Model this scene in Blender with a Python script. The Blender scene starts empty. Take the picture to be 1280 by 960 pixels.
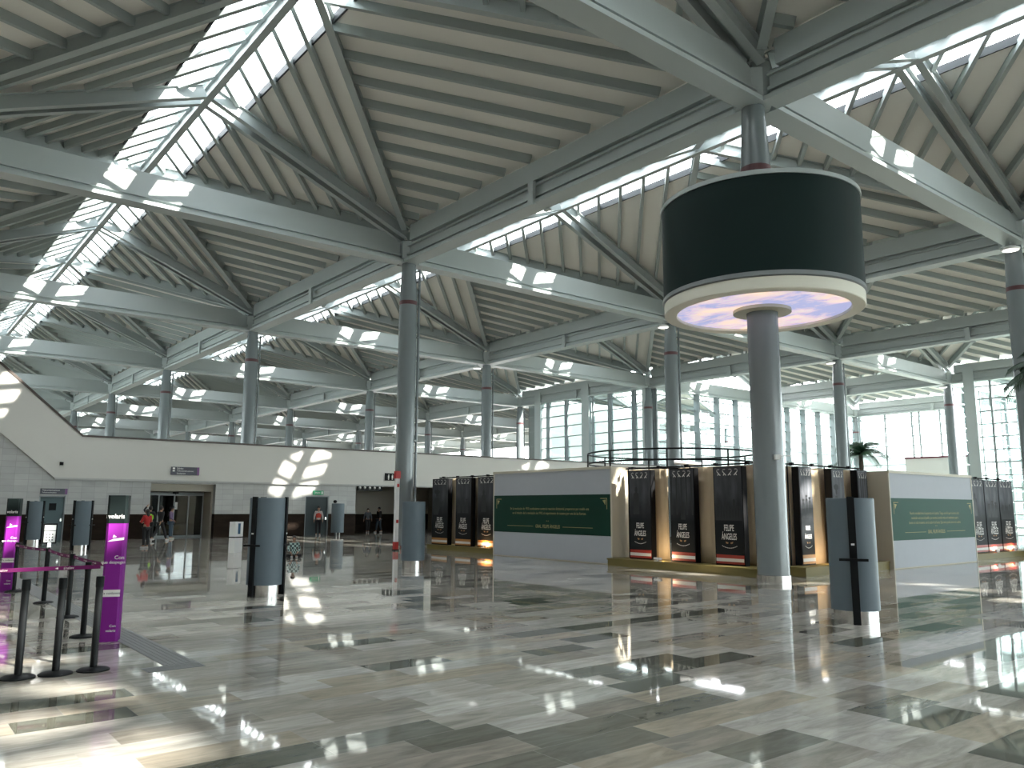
import bpy, math, random
from mathutils import Vector, Matrix
from math import sin, cos, pi, radians as R
random.seed(7)
sc = bpy.context.scene
# ------------------------------------------------------------------ camera
CAM = Vector((-17.636, -11.447, 1.769))
yaw, pitch, roll = 0.676309, 0.152807, 0.004318
FPX = 997.45
fw = Vector((sin(yaw)*cos(pitch), cos(yaw)*cos(pitch), sin(pitch)))
rt = fw.cross(Vector((0, 0, 1))).normalized()
up = rt.cross(fw)
r2 = rt*cos(roll)+up*sin(roll)
u2 = -rt*sin(roll)+up*cos(roll)
cam = bpy.data.cameras.new('camera')
cam.sensor_width = 36
cam.lens = FPX/1280*36
cam.clip_end = 2000
camo = bpy.data.objects.new('camera', cam)
sc.collection.objects.link(camo)
camo.matrix_world = Matrix(((r2.x, u2.x, -fw.x, CAM.x), (r2.y, u2.y, -fw.y, CAM.y), (r2.z, u2.z, -fw.z, CAM.z), (0, 0, 0, 1)))
sc.camera = camo
# ------------------------------------------------------------------ world, sun, exposure
w = bpy.data.worlds.new('sky')
sc.world = w
w.use_nodes = True
nt = w.node_tree
bg = nt.nodes['Background']
tc = nt.nodes.new('ShaderNodeTexCoord')
sep = nt.nodes.new('ShaderNodeSeparateXYZ')
rmp = nt.nodes.new('ShaderNodeValToRGB')
nt.links.new(tc.outputs['Generated'], sep.inputs[0])
nt.links.new(sep.outputs['Z'], rmp.inputs[0])
rmp.color_ramp.elements[0].position = 0.0
rmp.color_ramp.elements[0].color = (0.97, 0.98, 1, 1)
rmp.color_ramp.elements[1].position = 0.7
rmp.color_ramp.elements[1].color = (0.9, 0.95, 1, 1)
nt.links.new(rmp.outputs[0], bg.inputs['Color'])
bg.inputs['Strength'].default_value = 6.6
SUNDIR = Vector((-0.465, 1.45, -1)).normalized()
sl = bpy.data.lights.new('sun', 'SUN')
sl.energy = 16
sl.angle = R(0.7)
sl.color = (1, 0.95, 0.86)
so = bpy.data.objects.new('sun', sl)
sc.collection.objects.link(so)
so.rotation_euler = SUNDIR.to_track_quat('-Z', 'Y').to_euler()
so.location = (0, -40, 60)
vs = sc.view_settings
vs.view_transform = 'Standard'
vs.look = 'None'
vs.gamma = 1
vs.use_curve_mapping = False
vs.exposure = 0.6
cy = sc.cycles
cy.max_bounces = 8
cy.diffuse_bounces = 5
cy.glossy_bounces = 4
cy.transparent_max_bounces = 24
cy.caustics_reflective = False
cy.caustics_refractive = False
cy.sample_clamp_indirect = 6
cy.use_denoising = True

# ------------------------------------------------------------------ helpers
C = sc.collection
class MB:
    def __init__(s):
        s.v = []; s.f = []; s.m = []
    def add(s, vs_, fs, mi=0):
        n = len(s.v)
        s.v += [tuple(p) for p in vs_]
        s.f += [tuple(i+n for i in f) for f in fs]
        s.m += [mi]*len(fs)
        return s
    def box(s, x0, y0, z0, x1, y1, z1, mi=0):
        vs_ = [(x, y, z) for z in (z0, z1) for y in (y0, y1) for x in (x0, x1)]
        return s.add(vs_, [(0, 2, 3, 1), (4, 5, 7, 6), (0, 1, 5, 4), (2, 6, 7, 3), (0, 4, 6, 2), (1, 3, 7, 5)], mi)
    def sweep(s, prof, a, b, upv=(0, 0, 1), mi=0):
        a = Vector(a); b = Vector(b); d = (b-a).normalized()
        side = d.cross(Vector(upv))
        side = side.normalized() if side.length > 1e-6 else Vector((1, 0, 0))
        u = side.cross(d)
        n = len(prof)
        vs_ = [a+side*p[0]+u*p[1] for p in prof]+[b+side*p[0]+u*p[1] for p in prof]
        fs = [(i, (i+1) % n, n+(i+1) % n, n+i) for i in range(n)]
        fs += [tuple(reversed(range(n))), tuple(range(n, 2*n))]
        return s.add(vs_, fs, mi)
    def bar(s, a, b, wd, h, upv=(0, 0, 1), mi=0):
        return s.sweep([(-wd/2, -h/2), (wd/2, -h/2), (wd/2, h/2), (-wd/2, h/2)], a, b, upv, mi)
    def tube(s, a, b, r, n=12, mi=0, r1=None):
        a = Vector(a); b = Vector(b); d = (b-a).normalized()
        q = Vector((0, 0, 1)) if abs(d.z) < .9 else Vector((1, 0, 0))
        e = d.cross(q).normalized(); g = e.cross(d)
        r1 = r if r1 is None else r1
        vs_ = [a+(e*cos(2*pi*i/n)+g*sin(2*pi*i/n))*r for i in range(n)]+[b+(e*cos(2*pi*i/n)+g*sin(2*pi*i/n))*r1 for i in range(n)]
        fs = [(i, n+i, n+(i+1) % n, (i+1) % n) for i in range(n)]
        fs += [tuple(range(n)), tuple(reversed(range(n, 2*n)))]
        return s.add(vs_, fs, mi)
    def lathe(s, prof, c=(0, 0), n=32, mi=0, sy=1.0, cap=True, a0=0.0):
        vs_ = []
        for r, z in prof:
            for i in range(n):
                a = a0+2*pi*i/n
                vs_.append((c[0]+r*cos(a), c[1]+r*sin(a)*sy, z))
        fs = []
        for k in range(len(prof)-1):
            for i in range(n):
                j = (i+1) % n
                fs.append((k*n+i, k*n+j, (k+1)*n+j, (k+1)*n+i))
        if cap:
            fs.append(tuple(reversed(range(n))))
            m = (len(prof)-1)*n
            fs.append(tuple(range(m, m+n)))
        return s.add(vs_, fs, mi)
    def ball(s, c, r, mi=0, n=12, sz=1.0, sx=1.0, sy=1.0):
        c = Vector(c); vs_ = [(c.x, c.y, c.z-r*sz)]; m = n//2
        for k in range(1, m):
            t = -pi/2+pi*k/m
            for i in range(n):
                a = 2*pi*i/n
                vs_.append((c.x+r*sx*cos(t)*cos(a), c.y+r*sy*cos(t)*sin(a), c.z+r*sz*sin(t)))
        vs_.append((c.x, c.y, c.z+r*sz))
        fs = [(0, 1+(i+1) % n, 1+i) for i in range(n)]
        for k in range(m-2):
            for i in range(n):
                j = (i+1) % n
                fs.append((1+k*n+i, 1+k*n+j, 1+(k+1)*n+j, 1+(k+1)*n+i))
        L = len(vs_)-1; b0 = 1+(m-2)*n
        fs += [(b0+i, b0+(i+1) % n, L) for i in range(n)]
        return s.add(vs_, fs, mi)
    def build(s, name, mats, parent=None, smooth=False, loc=None):
        me = bpy.data.meshes.new(name)
        me.from_pydata(s.v, [], s.f)
        mats = mats if isinstance(mats, (list, tuple)) else [mats]
        for m in mats: me.materials.append(m)
        me.polygons.foreach_set('material_index', s.m)
        if smooth:
            me.polygons.foreach_set('use_smooth', [True]*len(s.f))
            try: me.set_sharp_from_angle(angle=R(40))
            except Exception: pass
        me.update()
        o = bpy.data.objects.new(name, me)
        C.objects.link(o)
        if parent is not None: o.parent = parent
        if loc is not None: o.location = loc
        return o
def tag(o, label=None, cat=None, group=None, kind=None):
    if label: o['label'] = label
    if cat: o['category'] = cat
    if group: o['group'] = group
    if kind: o['kind'] = kind
    return o
def empty(name, loc=(0, 0, 0), rz=0, label=None, cat=None, group=None, kind=None):
    o = bpy.data.objects.new(name, None)
    C.objects.link(o)
    o.location = loc; o.rotation_euler = (0, 0, rz); o.empty_display_size = .2
    return tag(o, label, cat, group, kind)
def copy_tree(o, parent=None):
    c = o.copy(); C.objects.link(c); c.parent = parent
    for ch in list(o.children): copy_tree(ch, c)
    return c
def proj(p):
    d = Vector(p)-CAM; z = d.dot(fw)
    if z < .3: return None
    return 640+FPX*d.dot(r2)/z, 480-FPX*d.dot(u2)/z, z

# ------------------------------------------------------------------ materials
def mat(name, col, rough=.5, metal=0, spec=.5, emit=None, es=0, coat=0):
    m = bpy.data.materials.new(name); m.use_nodes = True
    b = m.node_tree.nodes['Principled BSDF']
    b.inputs['Base Color'].default_value = (*col, 1)
    b.inputs['Roughness'].default_value = rough
    b.inputs['Metallic'].default_value = metal
    b.inputs['Specular IOR Level'].default_value = spec
    if coat: b.inputs['Coat Weight'].default_value = coat
    if emit:
        b.inputs['Emission Color'].default_value = (*emit, 1)
        b.inputs['Emission Strength'].default_value = es
    return m
def N(m, t, **k):
    n = m.node_tree.nodes.new(t)
    for a, b in k.items(): setattr(n, a, b)
    return n
def mottled(name, c1, c2, scale=3, rough=.5, stretch=(1, 1, 1), metal=0, detail=4, spec=.5):
    m = mat(name, c1, rough, metal, spec)
    L = m.node_tree.links
    t = N(m, 'ShaderNodeTexCoord'); mp = N(m, 'ShaderNodeMapping'); no = N(m, 'ShaderNodeTexNoise'); mx = N(m, 'ShaderNodeMix', data_type='RGBA')
    mp.inputs['Scale'].default_value = stretch
    no.inputs['Scale'].default_value = scale; no.inputs['Detail'].default_value = detail
    L.new(t.outputs['Object'], mp.inputs[0]); L.new(mp.outputs[0], no.inputs['Vector'])
    mx.inputs['A'].default_value = (*c1, 1); mx.inputs['B'].default_value = (*c2, 1)
    L.new(no.outputs['Fac'], mx.inputs['Factor'])
    L.new(mx.outputs['Result'], m.node_tree.nodes['Principled BSDF'].inputs['Base Color'])
    return m
def glassy(name, col, tr=.9):
    m = bpy.data.materials.new(name); m.use_nodes = True
    n = m.node_tree; n.nodes.clear()
    o = n.nodes.new('ShaderNodeOutputMaterial'); mx = n.nodes.new('ShaderNodeMixShader')
    t = n.nodes.new('ShaderNodeBsdfTransparent'); g = n.nodes.new('ShaderNodeBsdfGlossy')
    t.inputs['Color'].default_value = (*col, 1); g.inputs['Roughness'].default_value = .03
    mx.inputs[0].default_value = 1-tr
    n.links.new(t.outputs[0], mx.inputs[1]); n.links.new(g.outputs[0], mx.inputs[2]); n.links.new(mx.outputs[0], o.inputs[0])
    return m
STEEL = mottled('painted_steel', (.365, .41, .41), (.41, .45, .445), .6, .42)
STEEL2 = mottled('painted_purlin', (.32, .365, .36), (.36, .40, .395), .6, .5)
COLM = mottled('column_paint', (.17, .20, .21), (.21, .235, .245), .8, .2, (1, 1, .3))
DECK = mottled('deck_sheet', (.78, .76, .71), (.84, .82, .77), .4, .7)
GUT = mat('black_gasket', (.03, .035, .04), .6)
GLASS = glassy('window_glass', (.90, .96, .95), .93)
SKYG = glassy('skylight_glass', (.95, .97, .97), .95)
INOX = mottled('brushed_steel', (.40, .39, .38), (.52, .50, .48), 5, .22, (6, 6, .2), 1)
BLACK = mat('black_plastic', (.007, .008, .009), .5, 0, .15)
RINGM = mat('maroon_ring', (.09, .03, .035), .5)
WHITEP = mottled('cream_plaster', (.54, .525, .49), (.57, .555, .52), .5, .6)
WHITE = mat('white_paint', (.8, .8, .8), .5)
BROWN = mat('brown_rail', (.045, .028, .022), .4)
MULL = mat('mullion_aluminium', (.26, .29, .30), .5, 0, .3)
MAROON = mat('maroon_cap', (.16, .05, .07), .5)
PURPLE = mat('purple_vinyl', (.20, .014, .23), .55, 0, .2)
DPURPLE = mat('deep_purple_vinyl', (.15, .02, .12), .35)
TAPE = mat('magenta_webbing', (.12, .01, .08), .8, 0, .2)
RED = mat('red_paint', (.45, .03, .03), .5)

def floor_mat():
    m = mat('marble_planks', (.4, .4, .38), .07, 0, .5)
    n = m.node_tree; L = n.links; b = n.nodes['Principled BSDF']
    def mth(op, a, bb=None, c=None):
        x = n.nodes.new('ShaderNodeMath'); x.operation = op
        for i, q in enumerate((a, bb, c)):
            if q is None: continue
            if isinstance(q, (int, float)): x.inputs[i].default_value = q
            else: L.new(q, x.inputs[i])
        return x.outputs[0]
    def wn(a, k=0.0):
        x = n.nodes.new('ShaderNodeTexWhiteNoise'); x.noise_dimensions = '2D'
        cb = n.nodes.new('ShaderNodeCombineXYZ')
        L.new(a, cb.inputs[0])
        if isinstance(k, (int, float)): cb.inputs[1].default_value = k
        else: L.new(k, cb.inputs[1])
        L.new(cb.outputs[0], x.inputs['Vector'])
        return x.outputs['Value']
    t = n.nodes.new('ShaderNodeTexCoord'); s = n.nodes.new('ShaderNodeSeparateXYZ')
    L.new(t.outputs['Object'], s.inputs[0])
    X, Y = s.outputs[0], s.outputs[1]
    ry = mth('DIVIDE', mth('ADD', Y, .31), .4)
    row = mth('FLOOR', ry)
    ln = mth('MULTIPLY_ADD', wn(row, 3.3), .5, .75)
    cx = mth('ADD', mth('DIVIDE', X, ln), mth('MULTIPLY', wn(row, 7.7), 9))
    col = mth('FLOOR', cx)
    v = wn(row, col)
    v2 = wn(col, mth('ADD', row, 55.5))
    rp = n.nodes.new('ShaderNodeValToRGB'); rp.color_ramp.interpolation = 'CONSTANT'
    E = rp.color_ramp.elements
    cols = [(0, (.12, .12, .095)), (.09, (.18, .175, .145)), (.15, (.31, .28, .24)), (.30, (.38, .355, .31)), (.50, (.45, .425, .38)), (.70, (.50, .475, .43)), (.88, (.39, .34, .27))]
    E[0].position, E[0].color = 0, (*cols[0][1], 1)
    E[1].position, E[1].color = cols[1][0], (*cols[1][1], 1)
    for p_, c_ in cols[2:]:
        e = E.new(p_); e.color = (*c_, 1)
    L.new(v, rp.inputs[0])
    # veins along each plank
    cb = n.nodes.new('ShaderNodeCombineXYZ')
    L.new(mth('ADD', mth('MULTIPLY', X, .8), mth('MULTIPLY', v2, 60)), cb.inputs[0])
    L.new(mth('MULTIPLY', Y, 3.6), cb.inputs[1]); L.new(mth('MULTIPLY', v, 40), cb.inputs[2])
    no = n.nodes.new('ShaderNodeTexNoise'); no.inputs['Scale'].default_value = 2.2; no.inputs['Detail'].default_value = 8; no.inputs['Roughness'].default_value = .65
    no.inputs['Distortion'].default_value = .8
    L.new(cb.outputs[0], no.inputs['Vector'])
    vr = n.nodes.new('ShaderNodeMapRange'); vr.inputs[1].default_value = .25; vr.inputs[2].default_value = .75; vr.inputs[3].default_value = .62; vr.inputs[4].default_value = 1.36
    L.new(no.outputs['Fac'], vr.inputs[0])
    mx = n.nodes.new('ShaderNodeMix'); mx.data_type = 'RGBA'; mx.blend_type = 'MULTIPLY'; mx.inputs['Factor'].default_value = 1
    L.new(rp.outputs[0], mx.inputs['A']); L.new(vr.outputs[0], mx.inputs['B'])
    # joints
    fy = mth('ABSOLUTE', mth('SUBTRACT', mth('FRACT', ry), .5)); fx = mth('ABSOLUTE', mth('SUBTRACT', mth('FRACT', cx), .5))
    j = mth('MAXIMUM', mth('GREATER_THAN', fy, .492), mth('GREATER_THAN', fx, .4965))
    m2 = n.nodes.new('ShaderNodeMix'); m2.data_type = 'RGBA'
    L.new(mth('MULTIPLY', j, .45), m2.inputs['Factor']); L.new(mx.outputs['Result'], m2.inputs['A']); m2.inputs['B'].default_value = (.42, .4, .37, 1)
    L.new(m2.outputs['Result'], b.inputs['Base Color'])
    n2 = n.nodes.new('ShaderNodeTexNoise'); n2.inputs['Scale'].default_value = .7; n2.inputs['Detail'].default_value = 3
    L.new(t.outputs['Object'], n2.inputs['Vector'])
    r_ = n.nodes.new('ShaderNodeMapRange'); r_.inputs[3].default_value = .015; r_.inputs[4].default_value = .05
    L.new(n2.outputs['Fac'], r_.inputs[0]); L.new(r_.outputs[0], b.inputs['Roughness'])
    b.inputs['IOR'].default_value = 1.5
    # each slab sits very slightly out of level
    wx = n.nodes.new('ShaderNodeTexWhiteNoise'); wx.noise_dimensions = '2D'
    c3 = n.nodes.new('ShaderNodeCombineXYZ'); L.new(row, c3.inputs[0]); L.new(col, c3.inputs[1]); L.new(c3.outputs[0], wx.inputs['Vector'])
    sb = n.nodes.new('ShaderNodeVectorMath'); sb.operation = 'SUBTRACT'; L.new(wx.outputs['Color'], sb.inputs[0]); sb.inputs[1].default_value = (.5, .5, .5)
    sl_ = n.nodes.new('ShaderNodeVectorMath'); sl_.operation = 'MULTIPLY'; L.new(sb.outputs[0], sl_.inputs[0]); sl_.inputs[1].default_value = (.0016, .0016, 0)
    ad = n.nodes.new('ShaderNodeVectorMath'); ad.operation = 'ADD'; L.new(sl_.outputs[0], ad.inputs[0]); ad.inputs[1].default_value = (0, 0, 1)
    nm = n.nodes.new('ShaderNodeVectorMath'); nm.operation = 'NORMALIZE'; L.new(ad.outputs[0], nm.inputs[0])
    L.new(nm.outputs[0], b.inputs['Normal'])
    return m
def tile_mat(name, c1, c2, cm, bw, bh, axis, rough=.5, veins=0):
    m = mottled(name, c1, c2, 1.2, rough, (1, 1, 2), 0, 6)
    n = m.node_tree; L = n.links; b = n.nodes['Principled BSDF']
    src = b.inputs['Base Color'].links[0].from_socket
    t = n.nodes.new('ShaderNodeTexCoord'); s = n.nodes.new('ShaderNodeSeparateXYZ'); cb = n.nodes.new('ShaderNodeCombineXYZ')
    L.new(t.outputs['Object'], s.inputs[0]); L.new(s.outputs[axis], cb.inputs[0]); L.new(s.outputs[2], cb.inputs[1])
    br = n.nodes.new('ShaderNodeTexBrick'); br.inputs['Scale'].default_value = 1; br.offset = .0
    br.inputs['Brick Width'].default_value = bw; br.inputs['Row Height'].default_value = bh; br.inputs['Mortar Size'].default_value = .008
    br.inputs['Color1'].default_value = (.9, .9, .9, 1); br.inputs['Color2'].default_value = (1.08, 1.08, 1.08, 1); br.inputs['Mortar'].default_value = (*cm, 1)
    L.new(cb.outputs[0], br.inputs['Vector'])
    mx = n.nodes.new('ShaderNodeMix'); mx.data_type = 'RGBA'; mx.blend_type = 'MULTIPLY'; mx.inputs['Factor'].default_value = 1
    L.new(src, mx.inputs['A']); L.new(br.outputs['Color'], mx.inputs['B']); L.new(mx.outputs['Result'], b.inputs['Base Color'])
    return m
FLOORM = floor_mat()
TILE = tile_mat('grey_wall_tiles', (.30, .30, .29), (.42, .42, .405), (.75, .75, .75), .6, .3, 0, .35)
DARKM = mottled('dark_brown_marble', (.008, .005, .004), (.03, .02, .014), 1.5, .6, (1, 1, 3), 0, 8, .06)

# ------------------------------------------------------------------ lettering (meshes made while the scene is still empty)
TX = {}
def text(body, sx=1.0, bold=0.0, align='CENTER'):
    k = (body, sx, bold, align)
    if k in TX: return TX[k]
    cu = bpy.data.curves.new('lettering', 'FONT')
    cu.body = body; cu.align_x = align; cu.align_y = 'CENTER'; cu.size = 1; cu.offset = bold; cu.resolution_u = 2
    o = bpy.data.objects.new('lettering', cu); C.objects.link(o)
    dg = bpy.context.evaluated_depsgraph_get()
    me = bpy.data.meshes.new_from_object(o.evaluated_get(dg))
    bpy.data.objects.remove(o)
    if sx != 1: me.transform(Matrix.Diagonal((sx, 1, 1, 1)))
    TX[k] = ([tuple(v.co) for v in me.vertices], [tuple(p.vertices) for p in me.polygons])
    bpy.data.meshes.remove(me)
    return TX[k]
def put_text(mb, body, org, ax, size, sx=1.0, bold=0.0, mi=0, align='CENTER', upv=(0, 0, 1)):
    vs_, fs = text(body, sx, bold, align)
    o = Vector(org); a = Vector(ax).normalized(); u = Vector(upv)
    mb.add([o+a*(v[0]*size)+u*(v[1]*size) for v in vs_], fs, mi)
for t_ in (('FELIPE', .62, .02), ('ÁNGELES', .62, .02)): text(*t_)

# ================================================================== SETTING
H = 12.38
fl = MB().box(-36, -72, -.3, 90, 165, 0).build('floor', FLOORM); tag(fl, kind='structure')
gr = MB().box(90, -200, -.4, 420, 420, -.2).box(54.4, -200, -.4, 90, -72, -.2).build('trim_1', mottled('pale_apron', (.5, .5, .46), (.6, .6, .56), .1, .8)); tag(gr, 'pale paved apron outside the glass walls', kind='structure')

# ---- roof: one structure, its members are parts
ceil = empty('ceiling', kind='structure')
def inroof(i, j):
    if i < -2 or j < -4 or j > 8 or i > 3: return False
    if i < 2: return True
    if i == 2: return j <= 1 or j >= 3
    return j == 1 or j >= 3
cells = [(i, j) for i in range(-2, 4) for j in range(-4, 9) if inroof(i, j)]
cellset = set(cells)
def zp(d): return H+1.45+3.5*d/9      # underside of purlins, d = distance from the valley
SK = 1.5                               # half width of the skylight strip
def slope_pt(i, s, side, y, z): return (18*i+9+side*s, y, z)
def I_prof(wd, dp, t=.03):
    h = wd/2
    return [(-h, 0), (h, 0), (h, t), (t/2, t), (t/2, dp-t), (h, dp-t), (h, dp), (-h, dp), (-h, dp-t), (-t/2, dp-t), (-t/2, t), (-h, t)]
members = []   # (kind, a, b)
for i, j in cells:
    y0 = 18*j
    for side in (-1, 1):
        def P(s, y, dz=0.0): return (18*i+9+side*s, y0+y, dz)
        def at(s, y, f): return (18*i+9+side*s, y0+y, f(9-s))
        m2 = lambda d: H+1.15+3.6*d/9
        members.append(('hip_rafter', at(.1, 9, m2), at(8.6, 17.6, m2)))
        members.append(('hip_rafter', at(.1, 9, m2), at(8.6, .4, m2)))
        k = 1.5
        for q in range(1, 6):
            s = (9-q*k)/2
            members.append(('purlin', at(.1, q*k+.1, zp), at(s, q*k+s, zp)))
        for q in range(7, 13):
            s = 18-q*k-.42
            if s > .1: members.append(('purlin', at(.1, q*k+.1, zp), at(s, q*k+s, zp)))
            if (i, j+1) in cellset:
                s0, s = 18-q*k+.42, (27-q*k)/2
                members.append(('purlin', at(s0, q*k+s0, zp), at(s, q*k+s, zp)))
        for q in range(1, 12):
            s = q*k/2
            members.append(('purlin', at(s, 9+s, zp), at(8.75, q*k+.25, zp)))
nodes = set()
for i, j in cells:
    for a in (0, 1):
        for b in (0, 1): nodes.add((i+a, j+b))
# gable rafters over the cross girders (pairs), ridge beams
for i in range(-2, 4):
    for jn in range(-4, 10):
        if (i, jn) in cellset or (i, jn-1) in cellset:
            for side in (-1, 1):
                for e in (-.34, .34):
                    g = lambda d: H+.92+3.66*d/9
                    members.append(('gable_rafter', (18*i+9+side*.05, 18*jn+e, g(8.95)), (18*i+9+side*8.75, 18*jn+e*.8, g(.25))))
    for j in range(-4, 9):
        if (i, j) in cellset: members.append(('ridge_beam', (18*i+9, 18*j, H+4.5), (18*i+9, 18*j+18, H+4.5)))
PROF = {'hip_rafter': (I_prof(.26, .52), STEEL), 'gable_rafter': (I_prof(.26, .5), STEEL), 'ridge_beam': (I_prof(.26, .5), STEEL),
        'purlin': ([(-.075, 0), (.075, 0), (.075, .3), (-.075, .3)], STEEL2)}
def size_in_view(a, b):
    best = 0; pts = []
    for t in (0, .25, .5, .75, 1):
        q = proj(Vector(a).lerp(Vector(b), t))
        if q and -20 < q[0] < 1300 and -20 < q[1] < 560: pts.append(q)
    if not pts: return 0
    return len(pts)/5*(Vector(b)-Vector(a)).length/min(p[2] for p in pts)
def members_out(kind, lst, mk, cap=95):
    lst = sorted(lst, key=lambda m: -size_in_view(m[1], m[2]))
    for m in lst[:cap]:
        mb = MB(); mk(mb, m); mb.build(kind, PROF[kind][1] if kind in PROF else STEEL, ceil)
    if lst[cap:]:
        mb = MB()
        for m in lst[cap:]: mk(mb, m)
        o = mb.build(kind, PROF[kind][1] if kind in PROF else STEEL, ceil); o['kind'] = 'stuff'
for kd in PROF:
    members_out(kd, [m for m in members if m[0] == kd], lambda mb, m: mb.sweep(PROF[m[0]][0], m[1], m[2]))
# deck and skylights, one pair per bay strip
for i in range(-2, 4):
    runs = []; j = -4
    while j < 9:
        if (i, j) in cellset:
            j0 = j
            while (i, j) in cellset: j += 1
            runs.append((j0*18, j*18))
        else: j += 1
    for ya, yb in runs:
        mb = MB(); gl = MB(); ed = MB(); st = MB()
        for side in (-1, 1):
            xv = 18*i+9+side*9; xs = 18*i+9+side*SK; xr = 18*i+9
            zv, zs, zr = zp(0)+.3, zp(9-SK)+.3, zp(9)+.3
            n = int((yb-ya)/6)
            for q in range(n):
                y1, y2 = ya+q*6, ya+q*6+6
                mb.add([(xv, y1, zv), (xs, y1, zs), (xs, y2, zs), (xv, y2, zv), (xv, y1, zv+.14), (xs, y1, zs+.14), (xs, y2, zs+.14), (xv, y2, zv+.14)],
                       [(0, 1, 2, 3), (7, 6, 5, 4), (0, 4, 5, 1), (2, 6, 7, 3), (1, 5, 6, 2), (3, 7, 4, 0)])
            for q in range(int((yb-ya)/2)):
                y1, y2 = ya+q*2+.02, ya+q*2+1.98
                gl.add([(xs, y1, zs+.16), (xr+side*.12, y1, zr+.16), (xr+side*.12, y2, zr+.16), (xs, y2, zs+.16)], [(0, 1, 2, 3)])
                st.bar((xs, ya+q*2, zs+.17), (xr, ya+q*2, zr+.17), .03, .05)
            ed.bar((xs, ya, zs+.04), (xs, yb, zs+.04), .07, .3)
        st.bar((18*i+9, ya, zp(9)+.5), (18*i+9, yb, zp(9)+.5), .35, .08)
        mb.build('roof_deck', DECK, ceil); gl.build('skylight_pane', SKYG, ceil); ed.build('skylight_kerb', GUT, ceil); st.build('skylight_bar', STEEL, ceil)
# girders
def girder_x(i, jn):
    a, b = 18*i+.42, 18*i+17.58; y = 18*jn; mb = MB()
    mb.box(a-.1, y-.34, H-.08, b+.1, y+.34, H+.05).box(a, y-.14, H+.05, b, y+.14, H+.2).box(a, y-.25, H+.2, b, y+.25, H+.3)
    t = .14
    vs_ = []
    for yy in (y-t, y+t):
        vs_ += [(a, yy, H+.3), (b, yy, H+.3), (b, yy, H+.8), (b-.8, yy, H+1.15), (a+.8, yy, H+1.15), (a, yy, H+.8)]
    mb.add(vs_, [(0, 1, 2, 3, 4, 5), (11, 10, 9, 8, 7, 6), (0, 6, 7, 1), (1, 7, 8, 2), (2, 8, 9, 3), (3, 9, 10, 4), (4, 10, 11, 5), (5, 11, 6, 0)])
    return mb
def girder_y(i, j):
    a, b = 18*j+.42, 18*j+17.58; x = 18*i; mb = MB()
    mb.box(x-.34, a-.1, H-.08, x+.34, b+.1, H+.05).box(x-.14, a, H+.05, x+.14, b, H+.2).box(x-.25, a, H+.2, x+.25, b, H+.3)
    mb.box(x-.14, a, H+.3, x+.14, b, H+.66).box(x-.24, a, H+.62, x+.24, b, H+.68)
    mb.box(x-.10, a, H+.68, x+.10, b, H+.8)
    mb.box(x-.3, a+.3, H+.8, x+.3, b-.3, H+1.5)
    return mb
gx = []; gy = []
for i in range(-2, 5):
    for jn in range(-4, 10):
        if (i, jn) in cellset or (i, jn-1) in cellset: gx.append((i, jn))
        if (i, jn) in cellset or (i-1, jn) in cellset: gy.append((i, jn))
def gsort(t): # bigger in view first
    (ax, i, j) = t
    a, b = ((18*i, 18*j, H), (18*i+18, 18*j, H)) if ax == 'x' else ((18*i, 18*j, H), (18*i, 18*j+18, H))
    return -size_in_view(a, b)
gl_ = sorted([('x', i, j) for i, j in gx]+[('y', i, j) for i, j in gy], key=gsort)
restg = MB()
for n_, (ax, i, j) in enumerate(gl_):
    mb = girder_x(i, j) if ax == 'x' else girder_y(i, j)
    if n_ < 95:
        o = mb.build('girder', STEEL, ceil)
        if ax == 'y':
            for sg in (-1, 1):
                MB().box(18*i+sg*.38-.06, 18*j+8.85, H-.14, 18*i+sg*.38+.06, 18*j+9.15, H+.72).build('bracket', STEEL, o)
    else: restg.add(mb.v, mb.f)
if restg.v: restg.build('girder', STEEL, ceil)['kind'] = 'stuff'

# ---- columns
ORD = ['', 'first', 'second', 'third', 'fourth', 'fifth', 'sixth', 'seventh', 'eighth', 'ninth', 'tenth']
def column_master(zb, drumcol=False):
    t = empty('steel_column', label='x', cat='column')
    mb = MB().lathe([(.385, zb), (.385, 10.52), (.30, H-.12), (.30, H-.05)], n=36)
    mb.build('shaft', COLM, t, True)
    MB().lathe([(.39, 10.45), (.39, 10.62)], n=36).build('ring', RINGM, t, True)
    MB().lathe([(.50, H-.06), (.50, H+.87)], n=8, a0=pi/8).build('capital', STEEL, t)
    if zb == 0: MB().lathe([(.41, 0), (.41, .16), (.40, .165)], n=36).build('base_sleeve', INOX, t, True)
    if not drumcol:
        p_ = MB().tube((.40, -.25, zb), (.40, -.25, H-.3), .055, 10)
        for z in (zb+1.5, zb+4.5, 9, 11.5):
            p_.box(.28, -.31, z, .44, -.19, z+.05)
        p_.build('downpipe', COLM, t, True)
    return t
rowname = {-2: 'row far out on the left', -1: 'row to the left of the viewer', 0: 'screen column row', 1: 'second row to the right of the screen column row', 2: 'third row, the one meeting the glass corner', 3: 'fourth row from the left', 4: 'row along the far right glass wall'}
masters = {}
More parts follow.
